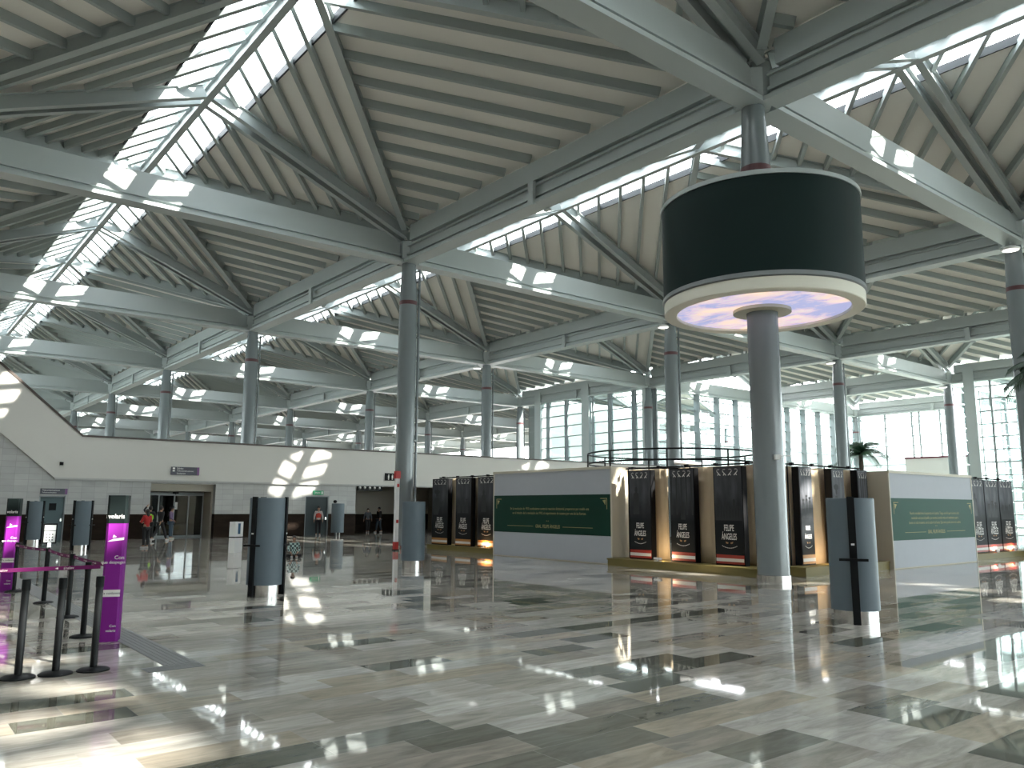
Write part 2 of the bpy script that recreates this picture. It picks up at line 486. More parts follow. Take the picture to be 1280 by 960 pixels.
for (i, j) in sorted(nodes):
    if j < -1 or i < -1: continue
    q = proj((18*i, 18*j, 11)); q2 = proj((18*i, 18*j, 5))
    if not ((q and -40 < q[0] < 1320) or (q2 and -40 < q2[0] < 1320)): continue
    zb = 0 if (j <= 1 or i > 2 or (i == 2 and j < 2)) else 4.0
    if (i, j) == (0, 0): key = 'd'
    else: key = zb
    if key not in masters: masters[key] = column_master(0 if key == 'd' else zb, key == 'd'); o = masters[key]
    else: o = copy_tree(masters[key])
    o.location = (18*i, 18*j, 0)
    if (i, j) == (0, 0): o.location = (-.14, .11, 0)
    if (i, j) == (0, 1): o.location.x += .09; o.location.y -= .08
    if (i, j) == (1, 0): o.location.x -= .2; o.location.y += .17
    if (i, j) == (1, 1): o.location.x -= .15; o.location.y += .12
    if (i, j) == (0, 0): lb = 'grey steel column carrying the round black screen drum'
    elif (i, j) == (1, 0): lb = 'grey steel column at the right edge of the frame, in front of the far glass'
    elif (i, j) == (0, 1): lb = 'large grey steel column with downpipe beside the red and white post'
    elif (i, j) == (4, 2): lb = 'pale grey steel column in the far corner of the two glass walls'
    elif (i, j) == (2, 2): lb = 'grey steel column standing where the left and centre glass walls meet'
    elif (i, j) == (1, 1): lb = 'grey steel column just left of the screen drum, rising behind the banners'
    elif (i, j) == (2, 1): lb = 'grey steel column behind the right of the screen drum, near the palm'
    elif (i, j) == (3, 1): lb = 'grey steel column in front of the cream balcony wall at right'
    else: lb = f'grey steel column with dark ring, {ORD[max(j,1)]} one going back in the {rowname[i]}'
    o['label'] = lb; o['group'] = 'roof columns'

# ---- far wall with mezzanine parapet (y = 34.5)
YW = 34.5
zt = lambda x: 3.1
holes = [(-10.85, -9.68, 2.22), (-5.65, -2.2, 2.95), (3.22, 4.76, 2.38), (6.6, 15.5, 3.05)]
wl = MB(); ws = MB()
xs = [-36]; 
for a, b, h in holes: xs += [a, b]
xs += [36]
for k in range(0, len(xs), 2):
    a, b = xs[k], xs[k+1]
    wl.box(a, YW, 1.3, b, YW+.4, 3.2)
    ws.box(a, YW-.02, 0, b, YW+.4, 1.3)
for a, b, h in holes:
    wl.box(a, YW, h, b, YW+.4, 3.2)
# tiled wall rising under the stair parapet
wl.add([(-36, YW, 3.2), (-10.3, YW, 3.2), (-36, YW, 25), (-36, YW+.4, 3.2), (-10.3, YW+.4, 3.2), (-36, YW+.4, 25)], [(0, 1, 2), (5, 4, 3), (0, 3, 4, 1), (1, 4, 5, 2), (2, 5, 3, 0)])
o = wl.build('wall_back', TILE); tag(o, kind='structure')
o = ws.build('baseboard_back', DARKM); tag(o, kind='structure')
# white parapet
pp = MB()
def slab(mb, poly, y0, y1, mi=0):
    n = len(poly)
    vs_ = [(x, y0, z) for x, z in poly]+[(x, y1, z) for x, z in poly]
    mb.add(vs_, [tuple(range(n)), tuple(reversed(range(n, 2*n)))]+[(i, n+i, n+(i+1) % n, (i+1) % n) for i in range(n)], mi)
slab(pp, [(-10.3, 3.12), (36, 3.12), (36, 5.24), (-9.2, 5.24), (-14.9, 10.15), (-15.3, 7.4)], YW-.16, YW+.1)
o = pp.build('wall_parapet', WHITEP); tag(o, kind='structure')
cp = MB(); slab(cp, [(-9.2, 5.24), (36, 5.24), (36, 5.34), (-9.17, 5.34), (-14.85, 10.27), (-14.9, 10.15)], YW-.2, YW+.14)
o = cp.build('trim_2', BROWN); tag(o, kind='structure')
o = MB().box(-10.3, YW-.18, 3.04, 36, YW+.05, 3.13).build('trim_3', mat('shadow_gap', (.4, .4, .39), .6)); tag(o, kind='structure')
o = MB().box(-36, YW+.4, 3.6, 36, 165, 4.0).build('floor_mezzanine', FLOORM); tag(o, kind='structure')
# rooms behind the openings
rm = MB()
DIM = mottled('beige_corridor_wall', (.36, .33, .27), (.40, .37, .31), .5, .6)
rm.box(-8, 39, 1.2, 0, 39.3, 3.6).box(5.5, 42.2, 1.2, 17, 42.5, 3.6).box(-8.1, YW+.4, 0, -8, 39.3, 3.6).box(0, YW+.4, 0, .1, 39.3, 3.6).box(5.4, YW+.4, 0, 5.5, 42.5, 3.6).box(17, YW+.4, 0, 17.1, 42.5, 3.6)
o = rm.build('wall_corridor', DIM); tag(o, kind='structure')
o = MB().box(-8, 38.97, 0, 0, 39.3, 1.2).box(5.5, 42.17, 0, 17, 42.5, 1.2).build('baseboard_corridor', DARKM); tag(o, kind='structure')
# recess frame of the entrance and its sliding glass doors
fr = MB().box(-5.65, YW+.4, 2.55, -2.2, 36.2, 3.0).box(-2.3, YW+.4, 0, -2.2, 36.2, 2.6).box(-5.7, YW+.4, 0, -5.65, 36.2, 2.6)
o = fr.build('wall_entrance', DIM); tag(o, kind='structure')
DG = mat('dark_frame', (.12, .14, .145), .4)
d1 = empty('door_1', (-3.95, 36.2, 0), kind='structure')
mb = MB().box(-1.65, -.06, 0, -1.58, .06, 2.5).box(-1.65, -.06, 2.32, 1.65, .06, 2.5)
for x in (-.85, 0, .78, 1.58): mb.box(x, -.05, 0, x+.07, .05, 2.35)
mb.box(-1.6, -.05, 0, 1.6, .05, .1)
mb.build('door_frame', mat('aluminium_frame', (.3, .33, .34), .4), d1)
MB().box(-1.6, -.01, .1, 1.6, .01, 2.35).build('door_glass', glassy('dark_glass', (.25, .3, .3), .85), d1)
MB().box(.05, -.03, 1.55, .22, -.02, 1.95).build('paper_notice', WHITE, d1)
def steel_door(n, x0, x1, h, m):
    d = empty('door_%d' % n, ((x0+x1)/2, YW+.12, 0), kind='structure'); w_ = (x1-x0)/2
    MB().box(-w_, 0, 0, w_, .06, h).build('door_leaf', m, d)
    MB().box(-w_, -.1, 0, -w_+.05, 0, h).box(w_-.05, -.1, 0, w_, 0, h).box(-w_, -.1, h-.06, w_, 0, h).build('door_frame', MULL, d)
    MB().box(w_-.18, -.06, .95, w_-.1, -.0, 1.1).build('door_handle', INOX, d)
    return d
d2 = steel_door(2, -10.85, -9.68, 2.22, mat('blue_grey_steel_door', (.09, .13, .14), .45, 0, .2))
MB().box(-.12, -.03, 1.5, .2, -.005, 1.85).build('notice', BLACK, d2)
d3 = steel_door(3, 3.22, 4.76, 2.38, mat('grey_steel_door', (.05, .065, .07), .5, 0, .2))

# ---- glass walls
def glass_wall(n, axis, c, a, b, muls, z0, z1, fin, dz=1.05, post=None, fw_=.17):
    g = empty('window_%d' % n, kind='structure')
    def bx(mb, u0, v0, w0, u1, v1, w1):
        if axis == 'x': mb.box(c+v0, u0, w0, c+v1, u1, w1)
        else: mb.box(u0, c+v0, w0, u1, c+v1, w1)
    mb = MB()
    for u in muls: bx(mb, u-fw_/2, -fin, z0, u+fw_/2, .1, z1)
    mb.build('mullion', MULL, g)
    mb = MB(); z = z1-.5
    while z > z0: bx(mb, a, -.08, z, b, .06, z+.09); z -= dz
    mb.build('transom', MULL, g)
    mb = MB(); bx(mb, a, .03, z0, b, .045, z1); mb.build('pane', GLASS, g)
    if post:
        mb = MB()
        for p0, p1 in post: bx(mb, p0, -.35, z0, p1, .35, z1+1.2)
        mb.build('post', STEEL, g)
    return g
ZT = H-.08
glass_wall(1, 'x', 36, 36, 50.5, [37.5, 37.8, 40.5, 40.8, 42.9, 46.5, 46.8, 49.2, 49.5], 4, ZT, .12, 1.05, [(43.2, 44.2), (50.3, 51.2), (36, 36.4)])
glass_wall(2, 'y', 36, 36, 72, [36.6+3*k for k in range(13)], 4, ZT, .5, 1.05)
glass_wall(3, 'x', 72, 18, 36, [35.4, 32.4, 29.4, 28.6, 26.4, 23.4, 20.4], 0, ZT, .15, 1.05)
glass_wall(4, 'x', 54, -72, 16.1, [14.65-2.9*k for k in range(29)], 0, ZT, .12, 1.05, [(15.75, 16.6)])
glass_wall(5, 'y', 17.9, 54, 72, [57+3*k for k in range(5)], 0, ZT, .15)
glass_wall(6, 'y', -72, 0, 54, [3*k for k in range(18)], 0, ZT, .15)
o = MB().box(-36.3, -72, 0, -36, 34.4, H+1).build('wall_left', WHITEP); tag(o, kind='structure')
o = MB().box(-36, -72.3, 0, 0, -72, H+1).build('wall_front', WHITEP); tag(o, kind='structure')
o = MB().box(-36, 162, 4, 72, 162.3, H+1).build('wall_far', mat('far_wall_grey', (.3, .33, .33), .7)); tag(o, kind='structure')
glass_wall(9, 'x', -36, 36, 162, [39+3*k for k in range(41)], 4, ZT, .15)
o = MB().box(36, 36.1, 0, 72, 36.4, 4.0).box(36.05, YW, 0, 36.4, 54, 4.0).build('wall_plinth', WHITEP); tag(o, kind='structure')
o = MB().box(59.9, 18.4, 0, 60.2, 24.8, 6.45).build('wall_balcony', mat('cream_wall', (.62, .62, .60), .6)); tag(o, kind='structure')
o = MB().box(59.84, 18.4, 6.45, 60.26, 24.85, 6.62).build('trim_4', MAROON); tag(o, kind='structure')
# tactile guide strip let into the floor
tm = MB()
for k in range(6): tm.box(-14.84+k*.058, -1.8, 0, -14.805+k*.058, 30, .006)
for k in range(5): tm.box(-15.08, -2.07+k*.05, 0, -14.49, -2.045+k*.05, .006)
tm.box(-14.85, -1.8, 0, -14.49, 30, .003).box(-15.09, -2.08, 0, -14.48, -1.8, .003)
o = tm.build('trim_5', mat('tactile_grey', (.16, .165, .165), .4)); tag(o, 'grey ribbed tactile guide strip let into the marble floor', kind='structure')

# ================================================================== OUTSIDE
FAC = tile_mat('green_glass_facade', (.10, .125, .12), (.14, .165, .16), (2.0, 1.9, 1.9), 3, 1.6, 0, .3)
b_ = MB().box(36.7, 52.4, 0, 56.5, 53.4, 12.8).build('terminal_wing', FAC)
tag(b_, 'tall pale green glass wing seen through the left glass wall', 'building')
b_ = MB().box(56.6, 50.6, 0, 118, 53.4, 9.9).build('terminal_wing', FAC)
tag(b_, 'lower pale green glass wing seen along the foot of the centre glass wall', 'building')
hm = MB(); nn = 40
for k in range(nn+1):
    t = k/nn; a = .3+1.2*t
    hgt = 17+9*sin(7*t)+5*sin(17*t+1)+3*sin(31*t)
    hm.v += [(380*sin(a)-17, 380*cos(a)-11, -.5), (400*sin(a)-17, 400*cos(a)-11, hgt), (520*sin(a)-17, 520*cos(a)-11, -.5)]
    if k:
        for m_ in (0, 1): hm.f.append((3*k-3+m_, 3*k+m_, 3*k+1+m_, 3*k-2+m_)); hm.m.append(0)
hl = hm.build('trim_6', mottled('hazy_hill', (.06, .085, .08), (.08, .1, .09), .02, .9), None, True); tag(hl, 'hazy low hills beyond the glass', kind='structure')
for k, (x, y, sx, sy, h, lb) in enumerate([(150, 46, 16, 30, 7.5, 'long pale beige building outside the right glass wall'), (135, 62, 9, 10, 10.5, 'small pale block standing higher behind the long beige building')]):
    bt = empty('outside_building', (x, y, -.2), label=lb, cat='building')
    MB().box(-sx/2, -sy/2, 0, sx/2, sy/2, h).build('wall', mottled('beige_render', (.09, .095, .085), (.11, .115, .10), .3, .8), bt)
    wmm = mat('outside_window', (.06, .08, .08), .2)
    for q in range(int(sy/3)): MB().box(-sx/2-.05, -sy/2+q*3+.8, h*.45, -sx/2, -sy/2+q*3+2.2, h*.75).build('window', wmm, bt)
    MB().box(-sx/2-.3, -sy/2-.3, h, sx/2+.3, sy/2+.3, h+.35).build('roof', mat('outside_roof', (.15, .16, .15), .8), bt)

# ================================================================== SCREEN DRUM
dr = empty('screen_drum', (-.14, .11, 0), label='large round black screen drum with a sky picture underneath, hung round the front column', cat='screen')
SCR = mat('led_black', (.003, .014, .013), .6, 0, .2)
m = MB(); m.lathe([(2.47, 7.12), (2.47, 9.44)], n=96, cap=False); m.lathe([(2.44, 9.44), (2.44, 7.12)], n=96, cap=False)
m.build('led_screen', SCR, dr, True)
m = MB().lathe([(.42, 9.44), (2.50, 9.44), (2.50, 9.55), (.42, 9.55), (.42, 9.44)], n=96, cap=False); m.build('top_rim', STEEL, dr, True)
m = MB().lathe([(2.36, 7.12), (2.49, 7.12), (2.50, 7.02), (2.45, 7.0), (2.36, 7.0)], n=96, cap=False); m.build('lower_trim', mat('trim_grey', (.22, .24, .25), .35), dr, True)
m = MB().lathe([(2.13, 6.99), (2.46, 6.99), (2.46, 6.72), (2.44, 6.70), (2.15, 6.70), (2.13, 6.72), (2.13, 6.99)], n=96, cap=False); m.build('white_ring', mat('ivory_ring', (.78, .76, .66), .5), dr, True)
sky = bpy.data.materials.new('sky_print'); sky.use_nodes = True
n = sky.node_tree; b = n.nodes['Principled BSDF']; t = n.nodes.new('ShaderNodeTexCoord'); no = n.nodes.new('ShaderNodeTexNoise'); rp = n.nodes.new('ShaderNodeValToRGB')
mp_ = n.nodes.new('ShaderNodeMapping'); mp_.inputs['Scale'].default_value = (1.0, .55, 1); mp_.inputs['Rotation'].default_value = (0, 0, .6)
no.inputs['Scale'].default_value = 1.1; no.inputs['Detail'].default_value = 9; no.inputs['Roughness'].default_value = .62; no.inputs['Distortion'].default_value = .5
n.links.new(t.outputs['Object'], mp_.inputs[0]); n.links.new(mp_.outputs[0], no.inputs['Vector']); n.links.new(no.outputs['Fac'], rp.inputs[0])
e = rp.color_ramp.elements; e[0].position = .42; e[0].color = (.36, .38, .62, 1); e[1].position = .60; e[1].color = (.95, .70, .55, 1)
q = e.new(.50); q.color = (.62, .52, .66, 1)
n.links.new(rp.outputs[0], b.inputs['Base Color']); n.links.new(rp.outputs[0], b.inputs['Emission Color']); b.inputs['Emission Strength'].default_value = .62
MB().lathe([(.45, 6.78), (2.14, 6.78), (2.14, 6.86), (.45, 6.86), (.45, 6.78)], n=96, cap=False).build('sky_panel', sky, dr)
MB().lathe([(.39, 6.70), (.72, 6.70), (.72, 6.80), (.39, 6.80), (.39, 6.70)], n=64, cap=False).build('collar', mat('collar_cream', (.55, .53, .42), .5), dr, True)
# wall sensor on that column
s_ = empty('sensor_box', (-.30, -.28, 3.0), R(-38), 'small white sensor box with a thin arm on the screen column', 'sensor')
MB().box(-.12, -.12, -.06, .02, .0, .06).build('housing', WHITE, s_)
MB().tube((.0, -.06, .03), (.42, .02, .03), .012, 8).build('arm', WHITE, s_)

# ================================================================== EXHIBITION
BEIGE = mottled('beige_fabric', (.60, .47, .31), (.70, .57, .40), 2, .85)
FRAMEB = mat('exhibit_black', (.006, .006, .007), .6, 0, .12)
PANW = mottled('panel_grey_white', (.42, .44, .48), (.45, .47, .51), 3, .7)
GREEN1 = mottled('green_vinyl', (.005, .034, .022), (.007, .042, .028), 1, .6, (1, 1, 1), 0, 4, .2)
GOLD = mat('gold_print', (.38, .33, .14), .6)
OLIVE = mottled('olive_platform', (.16, .125, .035), (.21, .165, .05), 1.5, .55)
PWH = mat('print_white', (.75, .73, .7), .6); PGR = mat('print_silhouette', (.015, .017, .02), .6); PTAN = mat('print_gold', (.35, .2, .09), .6)
PRED = mat('print_red', (.33, .03, .02), .5); PORA = mat('print_ochre', (.45, .20, .05), .5)
def photo_mat(nm, hi):
    m = mat(nm, (.02, .022, .027), .6, 0, .15)
    n = m.node_tree; L = n.links
    t = n.nodes.new('ShaderNodeTexCoord'); s = n.nodes.new('ShaderNodeSeparateXYZ'); L.new(t.outputs['Generated'], s.inputs[0])
    mr = n.nodes.new('ShaderNodeMapRange'); mr.inputs[1].default_value = .42; mr.inputs[2].default_value = .75; L.new(s.outputs[2], mr.inputs[0])
    no = n.nodes.new('ShaderNodeTexNoise'); no.inputs['Scale'].default_value = 5; no.inputs['Detail'].default_value = 6; L.new(t.outputs['Generated'], no.inputs['Vector'])
    mm = n.nodes.new('ShaderNodeMath'); mm.operation = 'MULTIPLY'; L.new(mr.outputs[0], mm.inputs[0]); L.new(no.outputs['Fac'], mm.inputs[1])
    mx = n.nodes.new('ShaderNodeMix'); mx.data_type = 'RGBA'; L.new(mm.outputs[0], mx.inputs['Factor'])
    mx.inputs['A'].default_value = (.012, .014, .016, 1); mx.inputs['B'].default_value = (hi, hi*1.03, hi*1.15, 1)
    L.new(mx.outputs['Result'], n.nodes['Principled BSDF'].inputs['Base Color'])
    return m
PH1 = photo_mat('old_photo_print', .12); PH2 = photo_mat('lighter_photo_print', .22)
def banner(pos, rz, wd, z0, z1, art, strip, label, group, hi=PH1, d=.2):
    """front faces local -Y; origin at the foot of the box"""
    t = empty('exhibition_banner', (pos[0], pos[1], z0), rz, label, 'banner', group)
    h = z1-z0; W = wd/2
    MB().box(-W, 0, 0, W, d, h).build('frame', FRAMEB, t)
    mats = [hi, strip, PWH, PGR, PTAN]
    m = MB().box(-W+.03, -.012, .28, W-.03, -.001, h-.02, 0)
    m.box(-W+.03, -.014, .04, W-.03, -.001, .28, 1)
    m.box(-W+.03, -.018, .10, W-.03, -.014, .19, 2)
    y = -.013
    def el(cx, cz, rx, rz_, mi=3, n_=14):
        m.add([(cx+rx*cos(2*pi*i/n_), y-.003, cz+rz_*sin(2*pi*i/n_)) for i in range(n_)], [tuple(range(n_))], mi)
    def poly(ps, mi=3): m.add([(a*W, y-.003, b_*h) for a, b_ in ps], [tuple(range(len(ps)))], mi)
    if art == 'hat':
        el(-.35*W, .80*h, .36*W, .09); el(-.35*W, .755*h, .14*W, .10); poly([(-.8, .45), (-.2, .45), (.0, .56), (-.05, .66), (-.25, .71), (-.5, .71), (-.85, .64)]); poly([(.1, .56), (.45, .64), (.42, .67), (.0, .60)])
    elif art == 'crowd':
        for q in range(9): el((-.8+.2*q)*W, (.60+.05*sin(q*2.3))*h, .09*W, .055); poly([(-.9+.2*q, .45), (-.7+.2*q, .45), (-.73+.2*q, .60+.05*sin(q*2.3)), (-.87+.2*q, .60+.05*sin(q*2.3))])
    elif art == 'riders':
        for q, (cx, cz) in enumerate([(-.5, .66), (0, .70), (.45, .68)]):
            el(cx*W, cz*h, .16*W, .03); el(cx*W, (cz-.02)*h, .07*W, .07); poly([(cx-.2, .48), (cx+.2, .48), (cx+.14, cz-.03), (cx-.14, cz-.03)])
    elif art == 'trees':
        for q in range(5): poly([(-.9+.42*q, .5), (-.8+.42*q, .5), (-.78+.4*q, .92), (-.9+.4*q, .92)])
        el(.05*W, .62*h, .09*W, .06); poly([(-.12, .45), (.25, .45), (.2, .6), (-.08, .6)])
    elif art == 'man':
        el(-.3*W, .78*h, .12*W, .09); poly([(-.6, .5), (-.02, .5), (-.08, .73), (-.3, .76), (-.55, .73)])
    sc_ = wd*.44
    put_text(m, 'FELIPE', (0, y-.005, .372*h), (1, 0, 0), wd*.25, .5, .01, 2)
    put_text(m, 'ÁNGELES', (0, y-.005, .285*h), (1, 0, 0), wd*.25, .5, .01, 2)
    for sx in (-1, 1):
        m.add([(sx*.03*wd, y-.004, .228*h), (sx*.13*wd, y-.004, .238*h), (sx*.11*wd, y-.004, .218*h), (sx*.05*wd, y-.004, .215*h)], [(0, 1, 2, 3)], 4)
    for q in range(12):
        a = -1+2*q/11
        m.box(a*.24*wd-.012*wd, y-.005, .17*h+.02*h*a*a, a*.24*wd+.014*wd, y-.002, .176*h+.02*h*a*a, 2)
    for q in (-1.5, -.5, .5, 1.5):
        cx = q*.2*wd; s = -1 if q < 0 else 1
        for k in range(5):
            a = pi*.15*k; r_ = .075*wd
            m.add([(cx+s*r_*.9*cos(a)*.9, y-.005, h-.12+r_*sin(a)*.7), (cx+s*r_*cos(a+.35), y-.005, h-.12+r_*sin(a+.35)*.9), (cx+s*r_*.5*cos(a+.2), y-.005, h-.13+r_*.5*sin(a+.2))], [(0, 1, 2)], 2)
        m.add([(cx-s*.08*wd, y-.005, h-.24), (cx-s*.05*wd, y-.005, h-.25), (cx+s*.07*wd, y-.005, h-.13), (cx+s*.04*wd, y-.005, h-.13)], [(0, 1, 2, 3)], 2)
        m.add([(cx-s*.02*wd, y-.005, h-.2), (cx+s*.02*wd, y-.005, h-.25), (cx+s*.04*wd, y-.005, h-.24), (cx+s*.0*wd, y-.005, h-.18)], [(0, 1, 2, 3)], 2)
    m.build('poster', mats, t)
    return t
L_ = -pi/2   # front faces -x
def lb(a): return 'black FELIPE ÁNGELES banner '+a
banner((1.3, 16.95), L_, 1.2, .2, 2.93, 'hat', PORA, lb('with a man in a wide hat, leftmost of all'), 'FELIPE ÁNGELES banners')
banner((1.3, 15.25), L_, 1.1, .2, 2.93, 'riders', PORA, lb('second from the left, left of the left white wall'), 'FELIPE ÁNGELES banners')
banner((1.3, 13.7), L_, 1.15, .2, 2.93, 'man', PORA, lb('left of the left white wall, lit orange at its foot'), 'FELIPE ÁNGELES banners')
banner((.9, 5.36), L_, .9, .22, 2.9, 'man', PRED, lb('right of the left white wall, first of the middle three'), 'FELIPE ÁNGELES banners')
banner((.9, 3.72), L_, .9, .22, 2.9, 'trees', PRED, lb('in the centre of the middle three, with a dark woodland picture'), 'FELIPE ÁNGELES banners')
banner((.9, 2.12), L_, .96, .22, 2.9, 'crowd', PRED, lb('with a crowd picture, closest on the left of the screen column'), 'FELIPE ÁNGELES banners')
banner((2.52, .75), 0, .66, .24, 2.9, 'riders', PORA, lb('with an ochre foot, first to the right of the screen column'), 'FELIPE ÁNGELES banners', PH2)
banner((4.22, .75), 0, .70, .24, 2.9, 'hat', PORA, lb('rising behind the nearest grey kiosk, left one of two'), 'FELIPE ÁNGELES banners', PH2)
banner((5.62, .75), 0, .6, .24, 2.9, 'trees', PORA, lb('rising behind the nearest grey kiosk, right one of two'), 'FELIPE ÁNGELES banners', PH2)
banner((13.85, .8), 0, 1.3, .2, 2.83, 'man', PRED, lb('half hidden by the right end of the right white wall'), 'FELIPE ÁNGELES banners', PH2)
banner((15.17, .8), 0, 1.3, .2, 2.83, 'riders', PRED, lb('middle of the three at the far right'), 'FELIPE ÁNGELES banners', PH2)
banner((16.52, .8), 0, 1.36, .2, 2.83, 'crowd', PRED, lb('rightmost of all, with an orange red glowing foot'), 'FELIPE ÁNGELES banners', PH2)
# platforms
def plat(x0, y0, x1, y1, h, label):
    o = MB().box(x0, y0, 0, x1, y1, h*.8).box(x0-.02, y0-.02, h*.8, x1+.02, y1+.02, h).build('display_platform', OLIVE)
    tag(o, label, 'platform', 'olive display platforms')
plat(1.1, 12.55, 1.95, 17.6, .2, 'olive platform under the three leftmost banners')
plat(.44, .95, 1.95, 6.32, .22, 'olive platform under the three middle banners')
plat(1.6, .3, 6.05, .9, .24, 'olive platform to the right of the screen column, under the ochre footed banner')
plat(12.0, .6, 18.2, 1.7, .2, 'olive platform under the three far right banners')
# quotation walls
def quote_wall(pos, rz, wd, h, dep, gz0, gz1, lines, name, gmat, label):
    t = empty('quotation_wall', (pos[0], pos[1], 0), rz, label, 'display wall', 'quotation walls')
    W = wd/2
    MB().box(-W, 0, 0, W, dep, h).build('body', mottled('cream_side', (.55, .5, .4), (.6, .55, .45), 2, .8), t)
    MB().box(-W+.05, -.015, .03, W-.05, 0, h-.06).build('face_panel', PANW, t)
    MB().box(-W, -.05, h-.06, W, 0, h+.02).box(-W, -.03, 0, -W+.05, 0, h-.06).box(W-.05, -.03, 0, W, 0, h-.06).build('edge_trim', mat('ivory_edge', (.62, .58, .48), .6), t)
    m = MB().box(-W+.05, -.025, gz0, W-.05, -.015, gz1, 0)
    y = -.028; gh = gz1-gz0; n_ = len(lines)
    for k, s in enumerate(lines): put_text(m, s, (0, y, gz1-gh*(.36+.115*k)), (1, 0, 0), gh*.098, .82, 0, 1)
    put_text(m, '• •', (0, y, gz0+gh*.32), (1, 0, 0), gh*.1, 1, 0, 1)
    put_text(m, name, (0, y, gz0+gh*.18), (1, 0, 0), gh*.12, .8, .01, 1)
    for s in (-1, 1):
        m.box(min(s*W*.25, s*W*.72), y-.002, gz0+gh*.175, max(s*W*.25, s*W*.72), y, gz0+gh*.185, 1)
        cx = s*(W-.2); cz = gz1-.12
        m.box(min(cx, cx-s*.3), y-.002, cz-.02, max(cx, cx-s*.3), y, cz, 1); m.box(min(cx, cx-s*.02), y-.002, cz-.35, max(cx, cx-s*.02), y, cz, 1)
        m.add([(cx-s*.05, y-.002, cz-.05), (cx-s*.2, y-.002, cz-.07), (cx-s*.08, y-.002, cz-.22)], [(0, 1, 2)], 1)
    m.build('green_text_band', [gmat, GOLD], t)
    return t
quote_wall((.74, 9.44), L_, 6.12, 3.04, .76, .87, 2.18,
           ['En la revolución de 1910 combatieron contra la reacción dictatorial, prepararon por medio una', 'en el tránsito de la revolución de 1910, el experimento de nuestra por una de las fuerzas.'],
           'GRAL. FELIPE ÁNGELES', GREEN1, 'wide grey white display wall with a dark green quotation band, left of centre')
quote_wall((9.0, .2), 0, 5.85, 2.88, .8, .83, 2.08,
           ['Nuestra sociedad tiene la esperanza en la justicia. Tengo en mi fe que la victoria de la', 'revolución será para el pueblo, por encima, la nación más es el sentimiento que la', 'honran en todo momento con la razón de la fuerza. Que nunca pueda vencer en su alma.'],
           'GRAL. FELIPE ÁNGELES', mottled('lighter_green_vinyl', (.012, .068, .045), (.016, .08, .055), 1, .6, (1, 1, 1), 0, 4, .2), 'wide white display wall with a green quotation band, right of the nearest kiosk')
# curtains
def curtain(a, b, h, label, gap=None, z0=.22):
    a = Vector((*a, 0)); b = Vector((*b, 0)); d = (b-a); L0 = d.length; d.normalize(); nr = Vector((-d.y, d.x, 0))
    n_ = max(12, int(L0*16)); m = MB()
    for k in range(n_+1):
        s = L0*k/n_
        for z_ in range(7):
            f = z_/6
            o = .035*sin(s*13)*(1.1-.5*f)+.02*sin(s*29+f*3)+.02*sin(s*5+f*4)
            p = a+d*s+nr*o; m.v.append((p.x, p.y, z0+(h-z0)*f-.02*(1-abs(sin(s*4)))*(z_ == 6)))
        if k:
            for z_ in range(6): m.f.append(((k-1)*7+z_, k*7+z_, k*7+z_+1, (k-1)*7+z_+1)); m.m.append(0)
    o = m.build('curtain', BEIGE, None, True)
    s = o.modifiers.new('thick', 'SOLIDIFY'); s.thickness = .006
    tag(o, label, 'curtain', 'beige backing curtains')
curtain((1.72, 17.5), (1.72, 12.6), 2.95, 'beige curtain glimpsed between the three leftmost banners')
curtain((1.35, 6.28), (1.35, 4.62), 2.95, 'beige curtain against the right side of the left white wall')
curtain((1.35, 4.2), (1.35, 1.3), 2.95, 'beige curtain behind the middle banners, up to the screen column')
curtain((2.0, 1.14), (6.0, 1.14), 2.92, 'draped beige curtain between the banners right of the screen column', z0=.03)
t = empty('exhibit_board', (2.3, 4.4, 0), R(-90), 'dark red board with a white text block seen through the curtain gap', 'board')
MB().box(-.5, 0, .0, .5, .05, 2.92).build('panel', RED, t); MB().box(-.1, -.01, .85, .2, 0, 1.3).build('text_block', PWH, t)
# rails above the banners
def rail(a, b, z, label, zf=.0):
    m = MB().tube((*a, z), (*b, z), .022, 8)
    L0 = (Vector(b)-Vector(a)).length
    for k in range(int(L0/1.2)+1):
        q = Vector(a).lerp(Vector(b), (k+.3)/(L0/1.2+.6)); m.box(q.x-.05, q.y-.05, z-.03, q.x+.05, q.y+.05, z+.05)
    for f in (.02, .5, .98):
        q = Vector(a).lerp(Vector(b), f); m.tube((q.x, q.y, zf), (q.x, q.y, z), .02, 8)
    tag(m.build('hanging_rail', FRAMEB), label, 'rail', 'rails over the banners')
rail((1.62, 17.5), (1.62, 12.7), 2.99, 'thin black rail over the three leftmost banners', .2)
rail((1.2, 6.2), (1.2, 1.1), 2.98, 'thin black rail over the three middle banners', .22)
rail((2.02, 1.02), (6.0, 1.02), 2.97, 'thin black rail over the banners right of the screen column', .0)
rail((12.2, 1.1), (17.6, 1.1), 2.9, 'thin black rail over the far right banners', .2)
# small floodlights on the platforms
def flood(x, y, z, rz, label, col, power):
    t = empty('floor_floodlight', (x, y, z), rz, label, 'lamp', 'small floodlights at the banner feet')
    MB().box(-.12, -.03, 0, .12, .03, .02).box(-.02, -.02, .02, .02, .02, .05).build('base', WHITE, t)
    MB().box(-.13, -.03, .05, .13, .03, .11).build('housing', WHITE, t)
    ld = bpy.data.lights.new('glow', 'AREA'); ld.shape = 'RECTANGLE'; ld.size = .2; ld.size_y = .04; ld.energy = power; ld.color = col
    lo = bpy.data.objects.new('glow', ld); C.objects.link(lo); lo.parent = t; lo.location = (0, .04, .1); lo.rotation_euler = (R(100), 0, 0)
flood(1.16, 13.7, .2, L_, 'small floodlight before the banner beside the left white wall', (1, .55, .2), 14)
flood(3.35, .42, .24, 0, 'small white floodlight on the olive platform beside the nearest kiosk', (1, .7, .4), 5)
